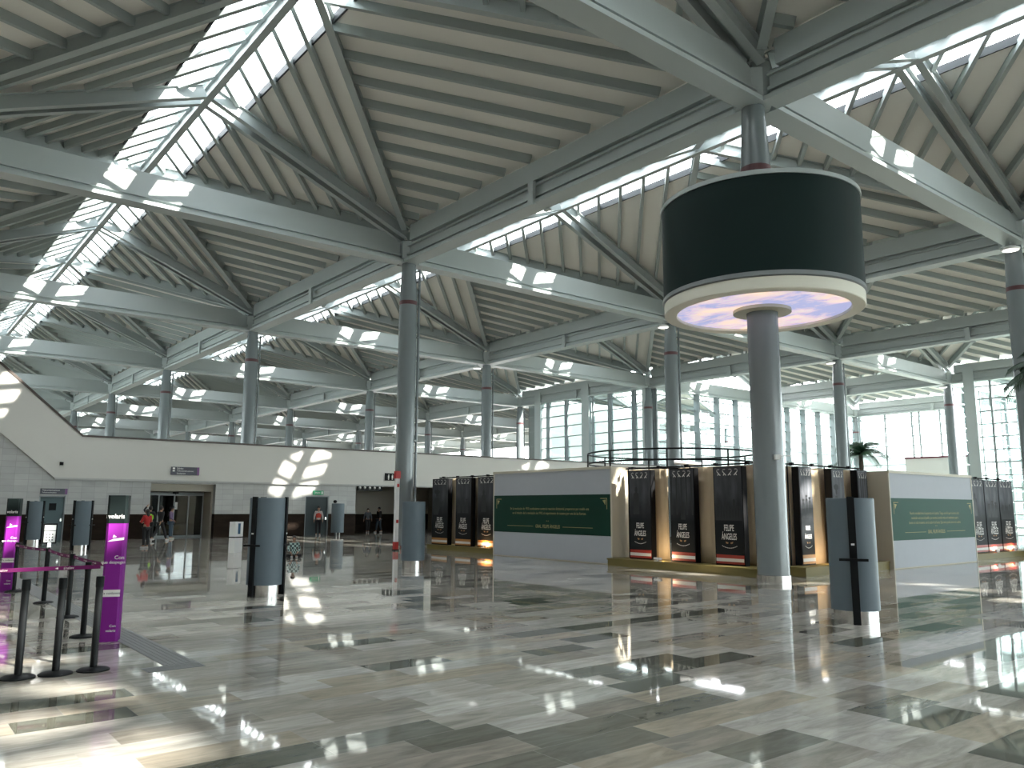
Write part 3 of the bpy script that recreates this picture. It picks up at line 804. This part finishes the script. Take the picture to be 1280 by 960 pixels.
flood(15.0, .68, .2, 0, 'small white floodlight under the middle far right banner', (1, .7, .5), 4)
flood(16.6, .68, .2, 0, 'small floodlight under the rightmost banner', (1, .5, .25), 16)
flood(.55, 4.4, .22, L_, 'small floodlight between the first two middle banners', (1, .75, .45), 6)
t = empty('spotlight', (1.5, 4.0, 3.0), R(20), 'white tubular spotlight lying on top of the exhibit beside the railing', 'lamp')
MB().tube((-.1, .35, .12), (.1, -.4, .04), .06, 12).build('barrel', WHITE, t, True)
MB().box(-.06, -.06, -.04, .06, .06, .05).build('bracket', BLACK, t)
# round railing behind
t = empty('round_railing', (9.4, 11.2, 0), label='black round pipe railing showing above the middle banners', cat='railing')
for z, nm in ((4.05, 'top_rail'), (3.62, 'mid_rail')):
    m = MB(); n_ = 40
    for k in range(n_):
        a0, a1 = 2*pi*k/n_, 2*pi*(k+1)/n_
        m.tube((3.6*cos(a0), 3.6*sin(a0), z), (3.6*cos(a1), 3.6*sin(a1), z), .035, 8)
    m.build(nm, BLACK, t, True)
for k in range(9):
    a = 2*pi*k/9+.3
    MB().tube((3.6*cos(a), 3.6*sin(a), 0), (3.6*cos(a), 3.6*sin(a), 4.05), .035, 8).build('post', BLACK, t, True)

# ================================================================== KIOSKS
KG = mottled('kiosk_blue_grey', (.095, .13, .155), (.115, .15, .175), 4, .5)
def kiosk(x, y, label, posts=3, az=246, r=.36, h=1.93, zb=.2, legs=False):
    t = empty('grey_kiosk', (x, y, 0), 0, label, 'kiosk', 'round grey kiosks')
    MB().lathe([(r, zb), (r, h-.01), (r-.01, h)], n=48).build('curved_panel', KG, t, True)
    if legs:
        for s in (-.1, .1): MB().tube((s, -.1, 0), (s, -.1, zb), .03, 10).build('leg', WHITE, t, True)
        MB().tube((0, .15, 0), (0, .15, zb), .1, 16).build('base', DG, t, True)
    else: MB().lathe([(r-.03, 0), (r-.03, zb)], n=48).build('base', INOX, t, True)
    if posts:
        for k in range(posts):
            a = R(90-(az-120*k))
            c_, s_ = cos(a), sin(a)
            def P(u, v, z): return (c_*u-s_*v, s_*u+c_*v, z)
            m = MB(); vs_ = [P(u, v, z) for z in (0, h+.02) for v in (-.055, .055) for u in (r-.02, r+.035)]
            m.add(vs_, [(0, 2, 3, 1), (4, 5, 7, 6), (0, 1, 5, 4), (2, 6, 7, 3), (0, 4, 6, 2), (1, 3, 7, 5)])
            pst = m.build('black_post', BLACK, t)
            m = MB(); vs_ = [P(u, v, z) for z in (.96, 1.0) for v in (-.21, .21) for u in (r+.035, r+.065)]
            m.add(vs_, [(0, 2, 3, 1), (4, 5, 7, 6), (0, 1, 5, 4), (2, 6, 7, 3), (0, 4, 6, 2), (1, 3, 7, 5)])
            m.build('handle', BLACK, pst)
            m = MB(); vs_ = [P(u, v, z) for z in (1.2, 1.23) for v in (-.025, .025) for u in (r+.03, r+.045)]
            m.add(vs_, [(0, 2, 3, 1), (4, 5, 7, 6), (0, 1, 5, 4), (2, 6, 7, 3), (0, 4, 6, 2), (1, 3, 7, 5)])
            m.build('button_plate', WHITE, pst)
    return t
kiosk(-11.13, 4.66, 'round blue grey kiosk with black posts standing alone left of centre')
kiosk(-5.25, -4.72, 'nearest round blue grey kiosk, black post facing front, before the right exhibit', posts=1, az=240)
kiosk(-4.98, 8.92, 'plain round blue grey kiosk in front of the column beside the red and white post', posts=False, r=.34, h=1.91, zb=.22)
kiosk(-10.75, 24.6, 'round blue grey kiosk with a black post, right of the far left steel door')
kiosk(-11.45, 31.2, 'round blue grey kiosk partly behind the purple pillar, left of the steel door')
kiosk(4.75, 33.2, 'small grey kiosk on two white legs by the far wall, black bag on top', posts=False, legs=True, r=.38)
o = MB().ball((4.5, 33.1, 2.04), .12, 0, 12, .8).build('bag', BLACK, None, True); tag(o, 'black bag on the top edge of the far kiosk with white legs', 'bag')

# ================================================================== STANCHIONS, TAPES, PILLARS
def stanchion_master():
    t = empty('barrier_post', label='x', cat='barrier post', group='black barrier posts')
    MB().lathe([(.165, 0), (.165, .012), (.14, .025), (.05, .04)], n=40).build('base', BLACK, t, True)
    MB().lathe([(.037, .03), (.037, .9)], n=24).build('pole', mat('satin_black', (.008, .009, .01), .4, 0, .2), t, True)
    MB().lathe([(.042, .88), (.042, .985), (.037, .995)], n=24).build('head', BLACK, t, True)
    return t
S0 = None
for x, y, lb_ in [(-16.22, -1.55, 'black barrier post, left of the three in front'), (-15.88, -1.57, 'black barrier post, middle of the three in front'), (-15.52, -1.58, 'black barrier post, right of the three in front, overlapping the purple pillar'),
                  (-15.05, 8.15, 'black barrier post at the far end of the tape, beside the far purple pillar'), (-14.93, 3.2, 'black barrier post between the sign post and the near purple pillar'),
                  (-15.14, .95, 'black barrier post whose round foot shows behind the near purple pillar'), (-17.35, .85, 'black barrier post at the outer end of the straight tape')]:
    if S0 is None: S0 = stanchion_master(); o = S0
    else: o = copy_tree(S0)
    o.location = (x, y, 0); o['label'] = lb_
t = empty('sign_post', (-14.9, 5.6, 0), R(8), 'black barrier post carrying a small framed white sign', 'sign post')
MB().lathe([(.165, 0), (.165, .012), (.14, .025), (.05, .04)], n=40).build('base', BLACK, t, True)
MB().lathe([(.04, .03), (.04, 1.0)], n=24).build('pole', BLACK, t, True)
MB().box(-.03, -.03, .98, .03, .03, 1.08).build('clamp', INOX, t)
MB().box(-.12, -.015, 1.06, .12, .015, 1.43).build('frame', BLACK, t)
m = MB().box(-.095, -.02, 1.09, .095, -.015, 1.40, 0).box(-.095, -.022, 1.29, .095, -.02, 1.30, 1)
for r_ in range(3):
    for c_ in range(3): m.box(-.065+c_*.05, -.022, 1.12+r_*.05, -.045+c_*.05, -.02, 1.14+r_*.05, 1)
m.build('sheet', [WHITE, BLACK], t)
def tape(a, b, z0, z1, label, words, sag=.03):
    a = Vector((*a, z0)); b = Vector((*b, z1)); m = MB(); n_ = 16; d = (b-a).normalized(); a = a+d*.045; b = b-d*.045; nr = d.cross(Vector((0, 0, 1))).normalized()
    pts = [a.lerp(b, k/n_)-Vector((0, 0, sag*sin(pi*k/n_))) for k in range(n_+1)]
    for k in range(n_): m.bar(pts[k], pts[k+1], .004, .05)
    for k in range(words):
        f = (k+.5)/words; p = a.lerp(b, f)-Vector((0, 0, sag*sin(pi*f)))
        s = nr if (CAM-p).dot(nr) > 0 else -nr
        ax = d if s.cross(d).z < 0 else -d
        put_text(m, 'volaris', p+s*.004, ax, .045, 1, 0, 1); q = p+s*.004+ax*.12
        m.add([q+Vector((0, 0, .012)), q+ax*.035, q-Vector((0, 0, .012))], [(0, 1, 2)], 1)
    tag(m.build('barrier_tape', [TAPE, PWH]), label, 'tape', 'magenta barrier tapes')
tape((-15.12, 8.1), (-14.9, 5.6), 1.1-.15, .95, 'magenta tape from the farthest barrier post to the sign post', 4, .02)
tape((-14.9, 5.6), (-14.93, 3.2), .95, .95, 'magenta tape between the sign post and the next barrier post', 4, .02)
tape((-14.92, 3.2), (-14.93, .58), .95, .96, 'magenta tape running from the barrier post to the near purple pillar', 4, .02)
tape((-17.31, .84), (-15.08, .3), .93, .97, 'magenta tape stretched straight across to the left edge from the near purple pillar', 3, .0)
def pillar(x, y, rz, label, texts, s=.13):
    t = empty('purple_pillar', (x, y, 0), rz, label, 'pillar', 'purple advertising pillars')
    def rsq(h0, h1, k=1.0):
        m = MB(); vs_ = []; c = .03; q = s*k
        prof = [(-q, -q+c), (-q+c, -q), (q-c, -q), (q, -q+c), (q, q-c), (q-c, q), (-q+c, q), (-q, q-c)]
        vs_ = [(a, b_, h0) for a, b_ in prof]+[(a, b_, h1) for a, b_ in prof]
        m.add(vs_, [(i, (i+1) % 8, 8+(i+1) % 8, 8+i) for i in range(8)]+[tuple(reversed(range(8))), tuple(range(8, 16))])
        return m
    m = rsq(0, 1.53)
    for (tx, z, sz, face, mi, off) in texts:
        if face == 'f': o_ = (off, -s-.002, z); ax = (1, 0, 0)
        else: o_ = (-s-.002, off, z); ax = (0, -1, 0)
        if mi == 9:
            if face == 'f': m.box(off-.11, -s-.003, z-.045, off+.11, -s-.001, z+.045, 1)
            put_text(m, tx, (o_[0], o_[1]-.003, o_[2]), ax, sz, 1, .005, 2)
        else: put_text(m, tx, o_, ax, sz, 1, .01, 1)
    # aeroplane shape
    m.add([(-.09, -s-.002, 1.29), (.11, -s-.002, 1.31), (.11, -s-.002, 1.345), (-.02, -s-.002, 1.325)], [(0, 1, 2, 3)], 1)
    m.add([(-.03, -s-.002, 1.34), (.02, -s-.002, 1.35), (-.02, -s-.002, 1.38)], [(0, 1, 2)], 1)
    m.add([(-s-.002, .08, 1.29), (-s-.002, -.08, 1.31), (-s-.002, 0, 1.34)], [(0, 1, 2)], 1)
    m.build('purple_sleeve', [PURPLE, PWH, BLACK], t)
    m = rsq(1.53, 1.9, 1.03)
    put_text(m, 'volaris', (.0, -s*1.03-.003, 1.62), (1, 0, 0), .085, .9, .01, 1)
    put_text(m, 'volaris', (-s*1.03-.003, 0, 1.62), (0, -1, 0), .085, .9, .01, 1)
    m.build('black_cap', [mat('gloss_black', (.006, .01, .01), .45, 0, .12), PWH], t)
TXT = [('Con', 1.08, .07, 'f', 1, .07), ('que despegas', 1.02, .055, 'f', 1, .0), ('Te cuidamos', .62, .045, 'f', 9, .0), ('Con', .2, .045, 'f', 1, .05), ('volaris', .14, .045, 'f', 1, .03),
       ('siempre', 1.05, .05, 's', 1, 0), ('listos', .98, .05, 's', 1, 0), ('para ti', .91, .05, 's', 1, 0), ('viaja', .55, .05, 's', 1, 0)]
pillar(-14.93, .42, R(-22), 'near purple pillar with black top and white lettering, behind the front barrier posts', TXT, .12)
pillar(-15.12, 8.58, R(-22), 'far purple pillar with black top at the left edge of the frame', TXT, .12)
t = empty('info_board', (-15.98, 6.1, 0), R(-6), 'dark purple information board cut by the left edge of the frame', 'board')
m = MB().box(-.25, 0, .15, .25, .05, 1.5, 0)
for k in range(6): m.box(.02, -.003, .95+k*.07, .2, 0, .965+k*.07, 1)
m.build('panel', [DPURPLE, PWH], t); MB().box(-.3, -.15, 0, .3, .2, .03).box(-.03, .05, .03, .03, .08, 1.2).build('stand', BLACK, t)

# ================================================================== POST, BOX, SIGNS, LIGHTS, PALMS
t = empty('marker_post', (-.66, 17.2, 0), 0, 'slim white post with red top and red foot beside the big column', 'post')
MB().box(-.075, -.075, .35, .075, .075, 2.9).build('white_panel', WHITE, t)
MB().box(-.085, -.085, .05, .085, .085, .35).build('red_foot', RED, t)
MB().box(-.1, -.1, 2.9, .1, .1, 3.2).build('red_head', RED, t)
MB().box(-.1, -.1, 0, .1, .1, .05).build('base_plate', BLACK, t)
for z_ in (2.55, 1.1): MB().box(-.05, -.1, z_, .05, -.075, z_+.13).build('red_mark', RED, t)
t = empty('white_cabinet', (-6.4, 19.4, 0), R(25), 'small white cabinet with a blue label left of the kiosk standing alone', 'cabinet')
MB().box(-.2, -.15, 0, .2, .15, 1.16).build('body', WHITE, t); MB().box(-.21, -.16, .56, .21, .16, .60).build('black_band', BLACK, t)
MB().box(-.06, -.155, .7, .06, -.15, 1.1).build('blue_label', mat('blue_label', (.03, .1, .2), .5), t)
NAVY = mat('sign_navy', (.02, .018, .035), .35); SPUR = mat('sign_purple', (.12, .03, .14), .35); SGRN = mat('sign_green', (.02, .28, .12), .4)
def sign(x0, x1, z0, z1, yy, label, body, name='wall_sign', endcap=True, base=NAVY, th=.06):
    t = empty(name, ((x0+x1)/2, yy, z0), 0, label, 'sign')
    w_ = (x1-x0)/2; h = z1-z0
    MB().box(-w_, 0, 0, w_, th, h).build('panel', base, t)
    m = MB(); body(m, w_, h); m.build('lettering', PWH, t)
    if endcap: MB().box(w_-.12, -.006, 0, w_+.002, th, h+.002).build('purple_end', SPUR, t)
    return t
def b1(m, w_, h):
    put_text(m, 'Salidas', (-w_+.3, -.004, h*.8), (1, 0, 0), .13, 1, 0, 0, 'LEFT'); put_text(m, 'Telecomunicaciones', (-w_+.3, -.004, h*.5), (1, 0, 0), .11, 1, 0, 0, 'LEFT'); put_text(m, 'Sanitarios', (-w_+.3, -.004, h*.2), (1, 0, 0), .12, 1, 0, 0, 'LEFT')
    m.box(-w_+.08, -.004, h*.7, -w_+.2, 0, h*.9).box(-w_+.08, -.004, h*.42, -w_+.2, 0, h*.58)
sign(-4.75, -3.25, 3.42, 3.86, YW-.25, 'dark direction sign with a purple end on the cream parapet above the entrance', b1)
sign(-10.85, -9.65, 2.3, 2.58, YW-.08, 'dark door sign with a purple end above the steel door', lambda m, w_, h: (put_text(m, 'Telecomunicaciones', (-w_+.08, -.004, h*.7), (1, 0, 0), .1, .95, .002, 0, 'LEFT'), put_text(m, 'Telecommunications', (-w_+.08, -.004, h*.3), (1, 0, 0), .08, .95, 0, 0, 'LEFT')))
sign(3.68, 4.35, 2.44, 2.70, YW-.08, 'green exit sign above the far grey door', lambda m, w_, h: (put_text(m, 'SALIDA', (-.06, -.004, h*.5), (1, 0, 0), .13, .85, .004), m.box(.2, -.004, .05, .28, 0, h-.05)), 'exit_sign', False, SGRN)
def wc(m, w_, h):
    for cx in (-.16, .12):
        m.ball((cx, -.01, h*.78), .035, 0, 8); m.box(cx-.05, -.008, h*.38, cx+.05, 0, h*.7); m.box(cx-.035, -.008, h*.12, cx-.008, 0, h*.38); m.box(cx+.008, -.008, h*.12, cx+.035, 0, h*.38)
sign(8.55, 9.35, 3.42, 3.9, YW-.25, 'black square restroom sign on the cream parapet beside the red topped post', wc, 'restroom_sign', False, BLACK)
sign(6.62, 8.4, 2.75, 3.12, YW-.12, 'long black pictogram sign over the left corner of the dark passage', lambda m, w_, h: [m.ball((-.7+.35*k, -.01, h*.5), .08, 0, 8) for k in range(5)], 'wall_sign', False, BLACK)
t = empty('entrance_sensor', (-3.9, 36.1, 2.42), 0, 'small black sensor over the sliding entrance doors', 'sensor'); MB().box(-.15, -.08, 0, .15, .03, .1).build('housing', BLACK, t); MB().ball((0, -.06, .0), .05, 0, 10).build('lens', GUT, t, True)
t = empty('wall_camera', (-10.05, YW-.25, 3.75), 0, 'small black round fixture at the corner of the cream stair parapet', 'fixture'); MB().lathe([(.09, 0), (.09, .16)], n=16).build('housing', BLACK, t, True)
for k, (x, y, lb_) in enumerate([(17.1, 36, 'small white lamp under the girder left of the column in the left glass corner'), (35.1, 18, 'small white lamp under the girders by the column right of the drum'), (53.1, 18, 'small white lamp under the girders by the column before the balcony wall'), (17.0, 0, 'small white lamp under the girders at the right edge column'), (17.1, 18, 'small white lamp under the girders by the column left of the drum')]):
    t = empty('girder_lamp', (x, y, H-.42), 0, lb_, 'lamp', 'lamps under the girders')
    MB().lathe([(.32, 0), (.34, .06), (.2, .16)], n=24).build('housing', WHITE, t, True)
    MB().lathe([(.28, -.01), (.28, 0)], n=24).build('diffuser', mat('lamp_diffuser', (.8, .8, .78), .4, emit=(1, .98, .94), es=1.2), t)
    MB().tube((0, 0, .16), (0, 0, .333), .03, 8).build('stem', STEEL, t)
LEAF = mottled('palm_leaf', (.015, .05, .025), (.03, .085, .04), 3, .5); TRUNK = mottled('palm_trunk', (.05, .04, .03), (.10, .08, .06), 8, .8)
def palm(x, y, zc, rl, label, seed, nf=18):
    rnd = random.Random(seed)
    t = empty('palm_tree', (x, y, 0), 0, label, 'palm', 'palms in the hall')
    m = MB(); pr_ = []
    for k in range(14): pr_ += [(.17 if k % 2 else .14, .5+(zc-.5)*k/13)]
    m.lathe(pr_, n=14); m.build('trunk', TRUNK, t, True)
    MB().lathe([(.35, 0), (.5, .6), (.46, .6), (.4, .5)], n=24).build('pot', DG, t, True)
    for k in range(nf):
        a = 2*pi*k/nf+rnd.uniform(-.1, .1); el = rnd.uniform(.2, 1.35); m = MB(); P = []
        for q in range(9):
            s = q/8; P.append(Vector((cos(a)*rl*s*cos(el*(1-.3*s)), sin(a)*rl*s*cos(el*(1-.3*s)), zc+rl*(s*sin(el)-1.0*s*s*(.55+.3*cos(el))))))
        for q in range(8):
            m.bar(P[q], P[q+1], .02, .02)
            d = (P[q+1]-P[q]).normalized(); sd = d.cross(Vector((0, 0, 1))).normalized()
            for e in range(4):
                b0 = P[q].lerp(P[q+1], e/4); ll = rl*.30*(1-.55*abs(q/8-.35))
                for sg in (-1, 1):
                    tip = b0+sd*sg*ll*.75+d*ll*.45-Vector((0, 0, ll*.45))
                    m.add([b0-d*.02, b0+d*.03, tip, tip-d*.01], [(0, 1, 2, 3)])
        m.build('frond', LEAF, t)
palm(39.7, 18.6, 5.8, 2.3, 'dark palm showing its crown above the exhibit in front of the far glass', 3, 28)
palm(6.2, -4.35, 5.4, 1.3, 'palm whose leaves reach in at the right edge of the frame', 5, 22)

# ================================================================== PEOPLE
SKIN = mat('skin', (.32, .18, .12), .55); HAIR = mat('dark_hair', (.012, .01, .009), .6)
def skinned(name, verts, edges, radii, m, parent, lev=2, roots=(0,)):
    me = bpy.data.meshes.new(name); me.from_pydata(verts, edges, []); me.materials.append(m)
    o = bpy.data.objects.new(name, me); C.objects.link(o); o.parent = parent
    md = o.modifiers.new('skin', 'SKIN'); md.use_smooth_shade = True
    lay = me.skin_vertices[0].data
    for i, r_ in enumerate(radii): lay[i].radius = (r_, r_) if not isinstance(r_, tuple) else r_
    for r_ in roots: lay[r_].use_root = True
    o.modifiers.new('sub', 'SUBSURF').levels = lev; o.modifiers['sub'].render_levels = lev
    return o
def person(x, y, rz, h, label, shirt, trousers, arms, legs, hair='short', vest=None, extra=None, shoe=(.5, .5, .5), seat=False):
    """faces local -Y. arms/legs: [(elbow, wrist)...] and [(knee, ankle)...] for left(-x), right(+x)"""
    t = empty('person', (x, y, 0), rz, label, 'person'); s = h/1.7
    zo = -.80 if seat else 0
    V = lambda a: (a[0]*s, a[1]*s, (a[2]+zo)*s)
    pel = (0, 0, .93); wai = (0, 0, 1.08); che = (0, .01, 1.30); nek = (0, .01, 1.44); nk2 = (0, 0, 1.50); hd0 = (0, -.01, 1.57); hd1 = (0, -.01, 1.65)
    pts = [pel, wai, che, nek, nk2, hd0, hd1]; rad = [(.14, .11), (.125, .095), (.155, .11), .065, .05, .085, .07]; ed = [(0, 1), (1, 2), (2, 3), (3, 4), (4, 5), (5, 6)]
    arm_i = []; leg_i = []
    for sg, (el, wr) in zip((-1, 1), arms):
        b0 = len(pts); pts += [(sg*.17, .01, 1.39), el, wr, tuple(wr[k]+(wr[k]-el[k])*.28 for k in range(3))]; rad += [.058, .042, .03, .032]; ed += [(2, b0), (b0, b0+1), (b0+1, b0+2), (b0+2, b0+3)]; arm_i.append(b0)
    for sg, (kn, an) in zip((-1, 1), legs):
        b0 = len(pts); pts += [(sg*.09, 0, .86), kn, an, (an[0], an[1]-.15, max(an[2]-.05, .03) if not seat else an[2])]; rad += [.09, .06, .04, .035]; ed += [(0, b0), (b0, b0+1), (b0+1, b0+2), (b0+2, b0+3)]; leg_i.append(b0)
    body_pts = [V(p) for p in pts]; br = [(q[0]*s*.94, q[1]*s*.94) if isinstance(q, tuple) else q*s*.94 for q in rad]
    # fingers: five short chains rooted inside each palm
    roots = [0]; ed2 = list(ed)
    for b0 in arm_i:
        wr = Vector(pts[b0+2]); hn = Vector(pts[b0+3]); d = (hn-wr).normalized(); sd = d.cross(Vector((1, 0, 0))).normalized() if abs(d.x) < .9 else Vector((0, 1, 0))
        for q, (off, ln) in enumerate([(-.024, .07), (-.008, .08), (.008, .078), (.024, .06), (.038, .05)]):
            c = len(body_pts); p0 = hn+sd*off*.6-d*(.0 if q < 4 else .05); p1 = p0+d*ln*.5+sd*off*.3; p2 = p0+d*ln*.95+sd*off*.3+Vector((0, -.015, 0))
            body_pts += [V(p0), V(p1), V(p2)]; br += [.009*s, .009*s, .008*s]; ed2 += [(c, c+1), (c+1, c+2)]; roots.append(c)
    skinned('body', body_pts, ed2, br, SKIN, t, 2, roots)
    # shirt with sleeves
    idx = [1, 2, 0]+[b0+k for b0 in arm_i for k in (0, 1, 2)]
    vp = [V(pts[1]), V(pts[2]), V(tuple(pts[0])), V((0, .01, 1.41))]; vr = [(.135*s, .105*s), (.165*s, .12*s), (.15*s, .12*s), .075*s]; ve = [(0, 1), (0, 2), (1, 3)]
    for b0 in arm_i:
        c = len(vp); e_ = Vector(pts[b0+1]); w_ = Vector(pts[b0+2]); vp += [V(pts[b0]), V(pts[b0+1]), V(tuple(e_.lerp(w_, .85)))]; vr += [.07*s, .054*s, .042*s]; ve += [(1, c), (c, c+1), (c+1, c+2)]
    skinned('shirt', vp, ve, vr, shirt, t)
    vp = [V(pts[0])]; vr = [(.148*s, .122*s)]; ve = []
    for b0 in leg_i:
        c = len(vp); k_ = Vector(pts[b0+1]); a_ = Vector(pts[b0+2]); vp += [V(pts[b0]), V(pts[b0+1]), V(tuple(k_.lerp(a_, .93)))]; vr += [.102*s, .076*s, .06*s]; ve += [(0, c), (c, c+1), (c+1, c+2)]
    skinned('trousers', vp, ve, vr, trousers, t)
    sm = mat('shoe', shoe, .5)
    for b0 in leg_i:
        an = Vector(V(pts[b0+2])); tz = max(an.z-.06*s, .035)
        MB().ball((an.x, an.y-.06*s, tz), .13*s, 0, 12, .36, .42, 1.05).build('shoe', sm, t, True)
    # head: hair, nose, eyes, ears
    hc = Vector(V((0, -.01, 1.60)))
    m = MB().ball((hc.x, hc.y+.018*s, hc.z+.02*s), .104*s, 0, 14, 1.08, .9, 1.0)
    if hair == 'long': m.ball((hc.x, hc.y+.07*s, hc.z-.1*s), .09*s, 0, 12, 1.6, .95, .55)
    if hair == 'bun': m.ball((hc.x, hc.y+.09*s, hc.z+.04*s), .05*s, 0, 10)
    m.build('hair', HAIR, t, True)
    f = MB().ball((hc.x, hc.y-.035*s, hc.z-.03*s), .078*s, 0, 14, 1.15, .88, .85).ball((hc.x, hc.y-.103*s, hc.z-.03*s), .014*s, 0, 8, 1.3)
    for sg in (-1, 1): f.ball((hc.x+sg*.085*s, hc.y, hc.z-.02*s), .02*s, 0, 8, 1.4, .5)
    f.build('face', SKIN, t, True)
    e = MB()
    for sg in (-1, 1): e.ball((hc.x+sg*.03*s, hc.y-.098*s, hc.z), .008*s, 0, 8)
    e.box(hc.x-.022*s, hc.y-.101*s, hc.z-.072*s, hc.x+.022*s, hc.y-.092*s, hc.z-.066*s); e.build('eyes_and_mouth', HAIR, t, True)
    if vest:
        skinned('vest', [V((0, 0, .98)), V((0, .01, 1.2)), V((0, .01, 1.37))], [(0, 1), (1, 2)], [(.165*s, .135*s), (.18*s, .14*s), (.175*s, .12*s)], vest, t)
    if extra == 'mask':
        MB().ball((hc.x, hc.y-.075*s, hc.z-.055*s), .055*s, 0, 10, .8, 1, .6).build('face_mask', WHITE, t, True)
    if extra == 'hat':
        MB().lathe([(.17*s, hc.z+.05*s), (.17*s, hc.z+.06*s), (.095*s, hc.z+.065*s), (.085*s, hc.z+.15*s)], c=(hc.x, hc.y), n=24).build('hat', BLACK, t, True)
    return t
dn = lambda sg, f=0: ((sg*.24, .03+f*.3, 1.13), (sg*.25, -.03+f, .88))
st = lambda sg, f=0: ((sg*.10, -f*.6, .48), (sg*.10, -f, .09 if f <= 0 else .09))
JEAN = mat('jeans', (.05, .08, .11), .8); DARKC = mat('dark_cloth', (.012, .012, .014), .8)
person(-8.3, 24.6, R(205), 1.60, 'person in a red top and black trousers standing with arms folded forward near the entrance', mat('red_cloth', (.42, .02, .02), .8), DARKC,
       [((-.24, -.05, 1.15), (-.10, -.24, 1.12)), ((.24, -.05, 1.15), (.12, -.26, 1.16))], [st(-1), st(1)], 'long', shoe=(.5, .5, .5))
person(-6.35, 31.6, R(160), 1.72, 'person in a yellow green safety vest behind the red topped person', DARKC, DARKC,
       [((-.24, -.05, 1.16), (-.16, -.24, 1.25)), ((.30, -.05, 1.52), (.16, -.06, 1.72))], [st(-1), st(1)], 'short', vest=mat('hi_vis', (.35, .75, .05), .6, emit=None))
person(-5.95, 31.2, R(120), 1.72, 'person in dark clothes striding towards the entrance', DARKC, DARKC,
       [((-.23, .12, 1.15), (-.22, .22, .92)), ((.23, -.14, 1.15), (.22, -.30, .98))], [((-.09, -.20, .50), (-.09, -.34, .10)), ((.09, .12, .50), (.09, .42, .16))], 'short')
person(-4.75, 33.6, R(60), 1.70, 'person in a dark hat, mauve shirt and blue jeans by the glass entrance doors', mat('mauve_cloth', (.16, .11, .2), .8), JEAN,
       [((-.24, -.02, 1.14), (-.20, -.18, .98)), dn(1)], [st(-1), st(1)], 'short', extra='hat', shoe=(.6, .6, .55))
person(3.98, 34.2, R(-25), 1.74, 'person in a red and white vest standing in front of the far grey door', mat('white_shirt', (.45, .42, .42), .8), DARKC,
       [dn(-1), dn(1)], [st(-1), st(1)], 'short', vest=mat('red_vest', (.5, .05, .03), .7))
person(9.2, 37.6, R(-20), 1.62, 'person in a grey jacket and white mask walking in the dark passage', mat('grey_cloth', (.09, .10, .12), .8), DARKC,
       [((-.24, .06, 1.15), (-.26, .12, .9)), ((.24, -.04, 1.15), (.26, -.12, .92))], [((-.09, -.12, .49), (-.09, -.16, .09)), ((.09, .03, .48), (.09, .16, .11))], 'short', extra='mask')
person(9.95, 37.4, R(-75), 1.70, 'person in a black jacket and dark jeans walking in the dark passage', DARKC, mat('dark_jeans', (.03, .045, .06), .8),
       [((-.24, .06, 1.15), (-.26, .14, .9)), ((.24, -.05, 1.15), (.26, -.16, .93))], [((-.09, -.12, .49), (-.09, -.18, .09)), ((.09, .03, .48), (.09, .18, .11))], 'short')
CHK = mat('check_shirt', (.4, .5, .5), .8)
nn_ = CHK.node_tree; ck = nn_.nodes.new('ShaderNodeTexChecker'); ck.inputs['Scale'].default_value = 14; ck.inputs['Color1'].default_value = (.45, .6, .58, 1); ck.inputs['Color2'].default_value = (.03, .06, .07, 1)
tcc = nn_.nodes.new('ShaderNodeTexCoord'); nn_.links.new(tcc.outputs['Object'], ck.inputs['Vector']); nn_.links.new(ck.outputs['Color'], nn_.nodes['Principled BSDF'].inputs['Base Color'])
person(-5.8, 15.4, R(-20), 1.38, 'small child in a checked shirt sitting on the floor right of the kiosk standing alone', CHK, DARKC,
       [((-.24, -.06, 1.16), (-.14, -.24, 1.02)), ((.24, -.06, 1.16), (.14, -.24, 1.02))], [((-.30, -.28, .90), (.10, -.38, .88)), ((.30, -.28, .90), (-.10, -.34, .90))], 'short', seat=True)
